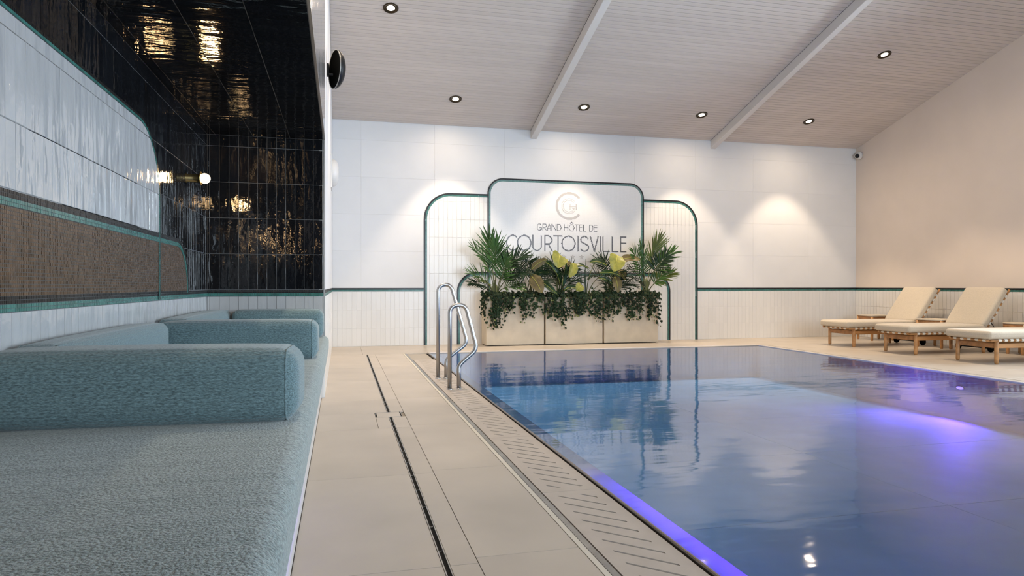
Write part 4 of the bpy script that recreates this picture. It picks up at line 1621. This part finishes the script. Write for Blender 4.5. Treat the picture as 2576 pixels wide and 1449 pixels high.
def lounger(label, x, yc):
    t = thing('sun_lounger', label, 'sun lounger', (x, yc, 0), 0, 'wooden sun loungers by the cream wall')
    # seat mattress and backrest mattress
    obj('seat_mattress', cushion(.675, .325, .050, .034, .006, 5, 8), M_canvas, t, Matrix.Translation((.675 + .0, 0, .365)), True)
    MBk = Matrix.Translation((HX + .015, 0, HZ + .0)) @ Matrix.Rotation(-BA, 4, 'Y')
    obj('back_mattress', cushion(.345, .325, .052, .034, .008, 5, 8), M_canvas, t, MBk @ Matrix.Translation((.355, 0, .060)), True)
    # legs
    for lx, ly, r in ((.16, -.275, .024), (.16, .275, .024), (1.36, -.275, .024), (1.36, .275, .024)):
        bm = bmesh.new()
        lathe(bm, [(0, 0), (r * .8, 0), (r * .82, .012), (r * .96, .014), (r, .02), (r, .275), (r * .9, .283), (0, .283)], 16, Matrix.Translation((lx, ly, 0)))
        obj('leg', bm, M_teak, t, None, True)
    for ly in (-.275, .275):
        obj('side_rail', boxes((.18, 1.345, ly - .011, ly + .011, .200, .258), bev=.003, seg=1), M_teak, t)
        bm = bmesh.new()
        tube(bm, [(.05, ly * 1.08, .298), (1.38, ly * 1.08, .298)], .0165, 12)
        obj('webbing_rail', bm, M_teak, t, None, True)
        bm = bmesh.new()
        a, b_ = MBk @ Vector((-.02, ly * 1.08, -.012)), MBk @ Vector((.735, ly * 1.08, -.012))
        tube(bm, [a, b_], .0165, 12)
        obj('back_rail', bm, M_teak, t, None, True)
    for lx in (.16, 1.36):
        obj('cross_rail', boxes((lx - .011, lx + .011, -.255, .255, .200, .262), bev=.003, seg=1), M_teakd, t)
    bm = bmesh.new()
    tube(bm, [(.065, -.30, .296), (.065, .30, .296)], .0135, 10)
    obj('end_rail', bm, M_teak, t, None, True)

    def straps(n, x0, dx, M):
        for k in range(n):
            bm = bmesh.new()
            xx = x0 + dx * k
            box(bm, xx, xx + .046, -.297, .297, .0150, .0172)
            for ly in (-.297, .297):
                ring = []
                tube(bm, [(xx, ly, 0), (xx + .046, ly, 0)], .0185, 12)
            obj('strap', bm, M_strap, t, M)
    straps(12, .155, .092, Matrix.Translation((0, 0, .298)))
    straps(6, .10, .098, MBk @ Matrix.Translation((0, 0, -.012)))
    sx = .0
    # lengthwise straps show under the foot end
    for k in range(5):
        y = -.22 + .105 * k
        bm = bmesh.new()
        tube(bm, [(.065, y, .296), (.065, y + .046, .296)], .0155, 10)
        obj('strap', bm, M_strap, t)
    # prop of the backrest and wheels
    for ly in (-.22, .22):
        bm = bmesh.new()
        tube(bm, [MBk @ Vector((.22, ly, -.03)), (1.72, ly, .235)], .006, 8)
        obj('prop', bm, M_blackm, t, None, True)
    bm = bmesh.new()
    tube(bm, [(1.50, -.30, .06), (1.50, .30, .06)], .008, 8)
    obj('axle', bm, M_blackm, t, None, True)
    for ly in (-.235, .235):
        obj('rear_rail', boxes((1.34, 1.74, ly - .011, ly + .011, .205, .258), bev=.003, seg=1), M_teakd, t)
        obj('wheel_arm', boxes((1.486, 1.514, ly - .009, ly + .009, .05, .21), bev=.003, seg=1), M_teakd, t)
        bm = bmesh.new()
        lathe(bm, [(0, -.014), (.045, -.014), (.056, -.009), (.058, 0), (.056, .009), (.045, .014), (0, .014)], 24, Matrix.Translation((1.50, ly * 1.16, .058)) @ Matrix.Rotation(R(90), 4, 'X'))
        obj('wheel', bm, M_rubber, t, None, True)
    return t


def copy_thing(src, label, loc):
    c = src.copy()
    COL.objects.link(c)
    c.location = loc
    c['label'] = label
    for ch in list(src.children):
        d = ch.copy()
        COL.objects.link(d)
        d.parent = c
    return c


lg = lounger('teak sun lounger with beige mattress standing closest to the sign wall', 7.785, 9.525)
copy_thing(lg, 'middle teak sun lounger with beige mattress between two side tables', (7.765, 8.295, 0))
copy_thing(lg, 'teak sun lounger with beige mattress nearest the camera and cut by the frame', (7.775, 7.07, 0))

# ------------------------------------------------------------------ side tables


def side_table(label, x, y, rz, rnd=False):
    t = thing('side_table', label, 'side table', (x, y, 0), rz, 'low side tables by the sun loungers')
    h = .20
    if not rnd:
        for lx in (-h, h):
            for ly in (-h, h):
                bm = bmesh.new()
                lathe(bm, [(0, 0), (.018, 0), (.022, .015), (.022, .431), (0, .431)], 14, Matrix.Translation((lx, ly, 0)))
                obj('leg', bm, M_teak, t, None, True)
        for ly in (-h, h):
            obj('apron', boxes((-h + .02, h - .02, ly - .010, ly + .010, .375, .43), bev=.002, seg=1), M_teakd, t)
            obj('apron', boxes((ly - .010, ly + .010, -h + .02, h - .02, .375, .43), bev=.002, seg=1), M_teakd, t)
        obj('top', boxes((-h - .022, h + .022, -h - .022, h + .022, .432, .452), bev=.004), M_tabletop, t)
    else:
        for k in range(4):
            a = R(45 + 90 * k)
            bm = bmesh.new()
            lathe(bm, [(0, 0), (.018, 0), (.022, .015), (.022, .38), (0, .38)], 14, Matrix.Translation((.16 * math.cos(a), .16 * math.sin(a), 0)))
            obj('leg', bm, M_teak, t, None, True)
        bm = bmesh.new()
        lathe(bm, [(.19, .36), (.215, .36), (.215, .435), (.19, .435)], 40)
        obj('apron', bm, M_teakd, t, None, True)
        bm = bmesh.new()
        lathe(bm, [(0, .434), (.212, .434), (.222, .440), (.222, .449), (.212, .452), (0, .452)], 40)
        obj('top', bm, M_tabletop, t, None, False)
    return t


side_table('square low wooden table behind the lounger closest to the sign wall', 9.42, 10.43, R(-8))
side_table('square low wooden table between the far lounger and the middle lounger', 9.26, 8.93, R(8))
side_table('round low table between middle lounger and nearest lounger at the frame edge', 9.44, 7.70, 0, True)
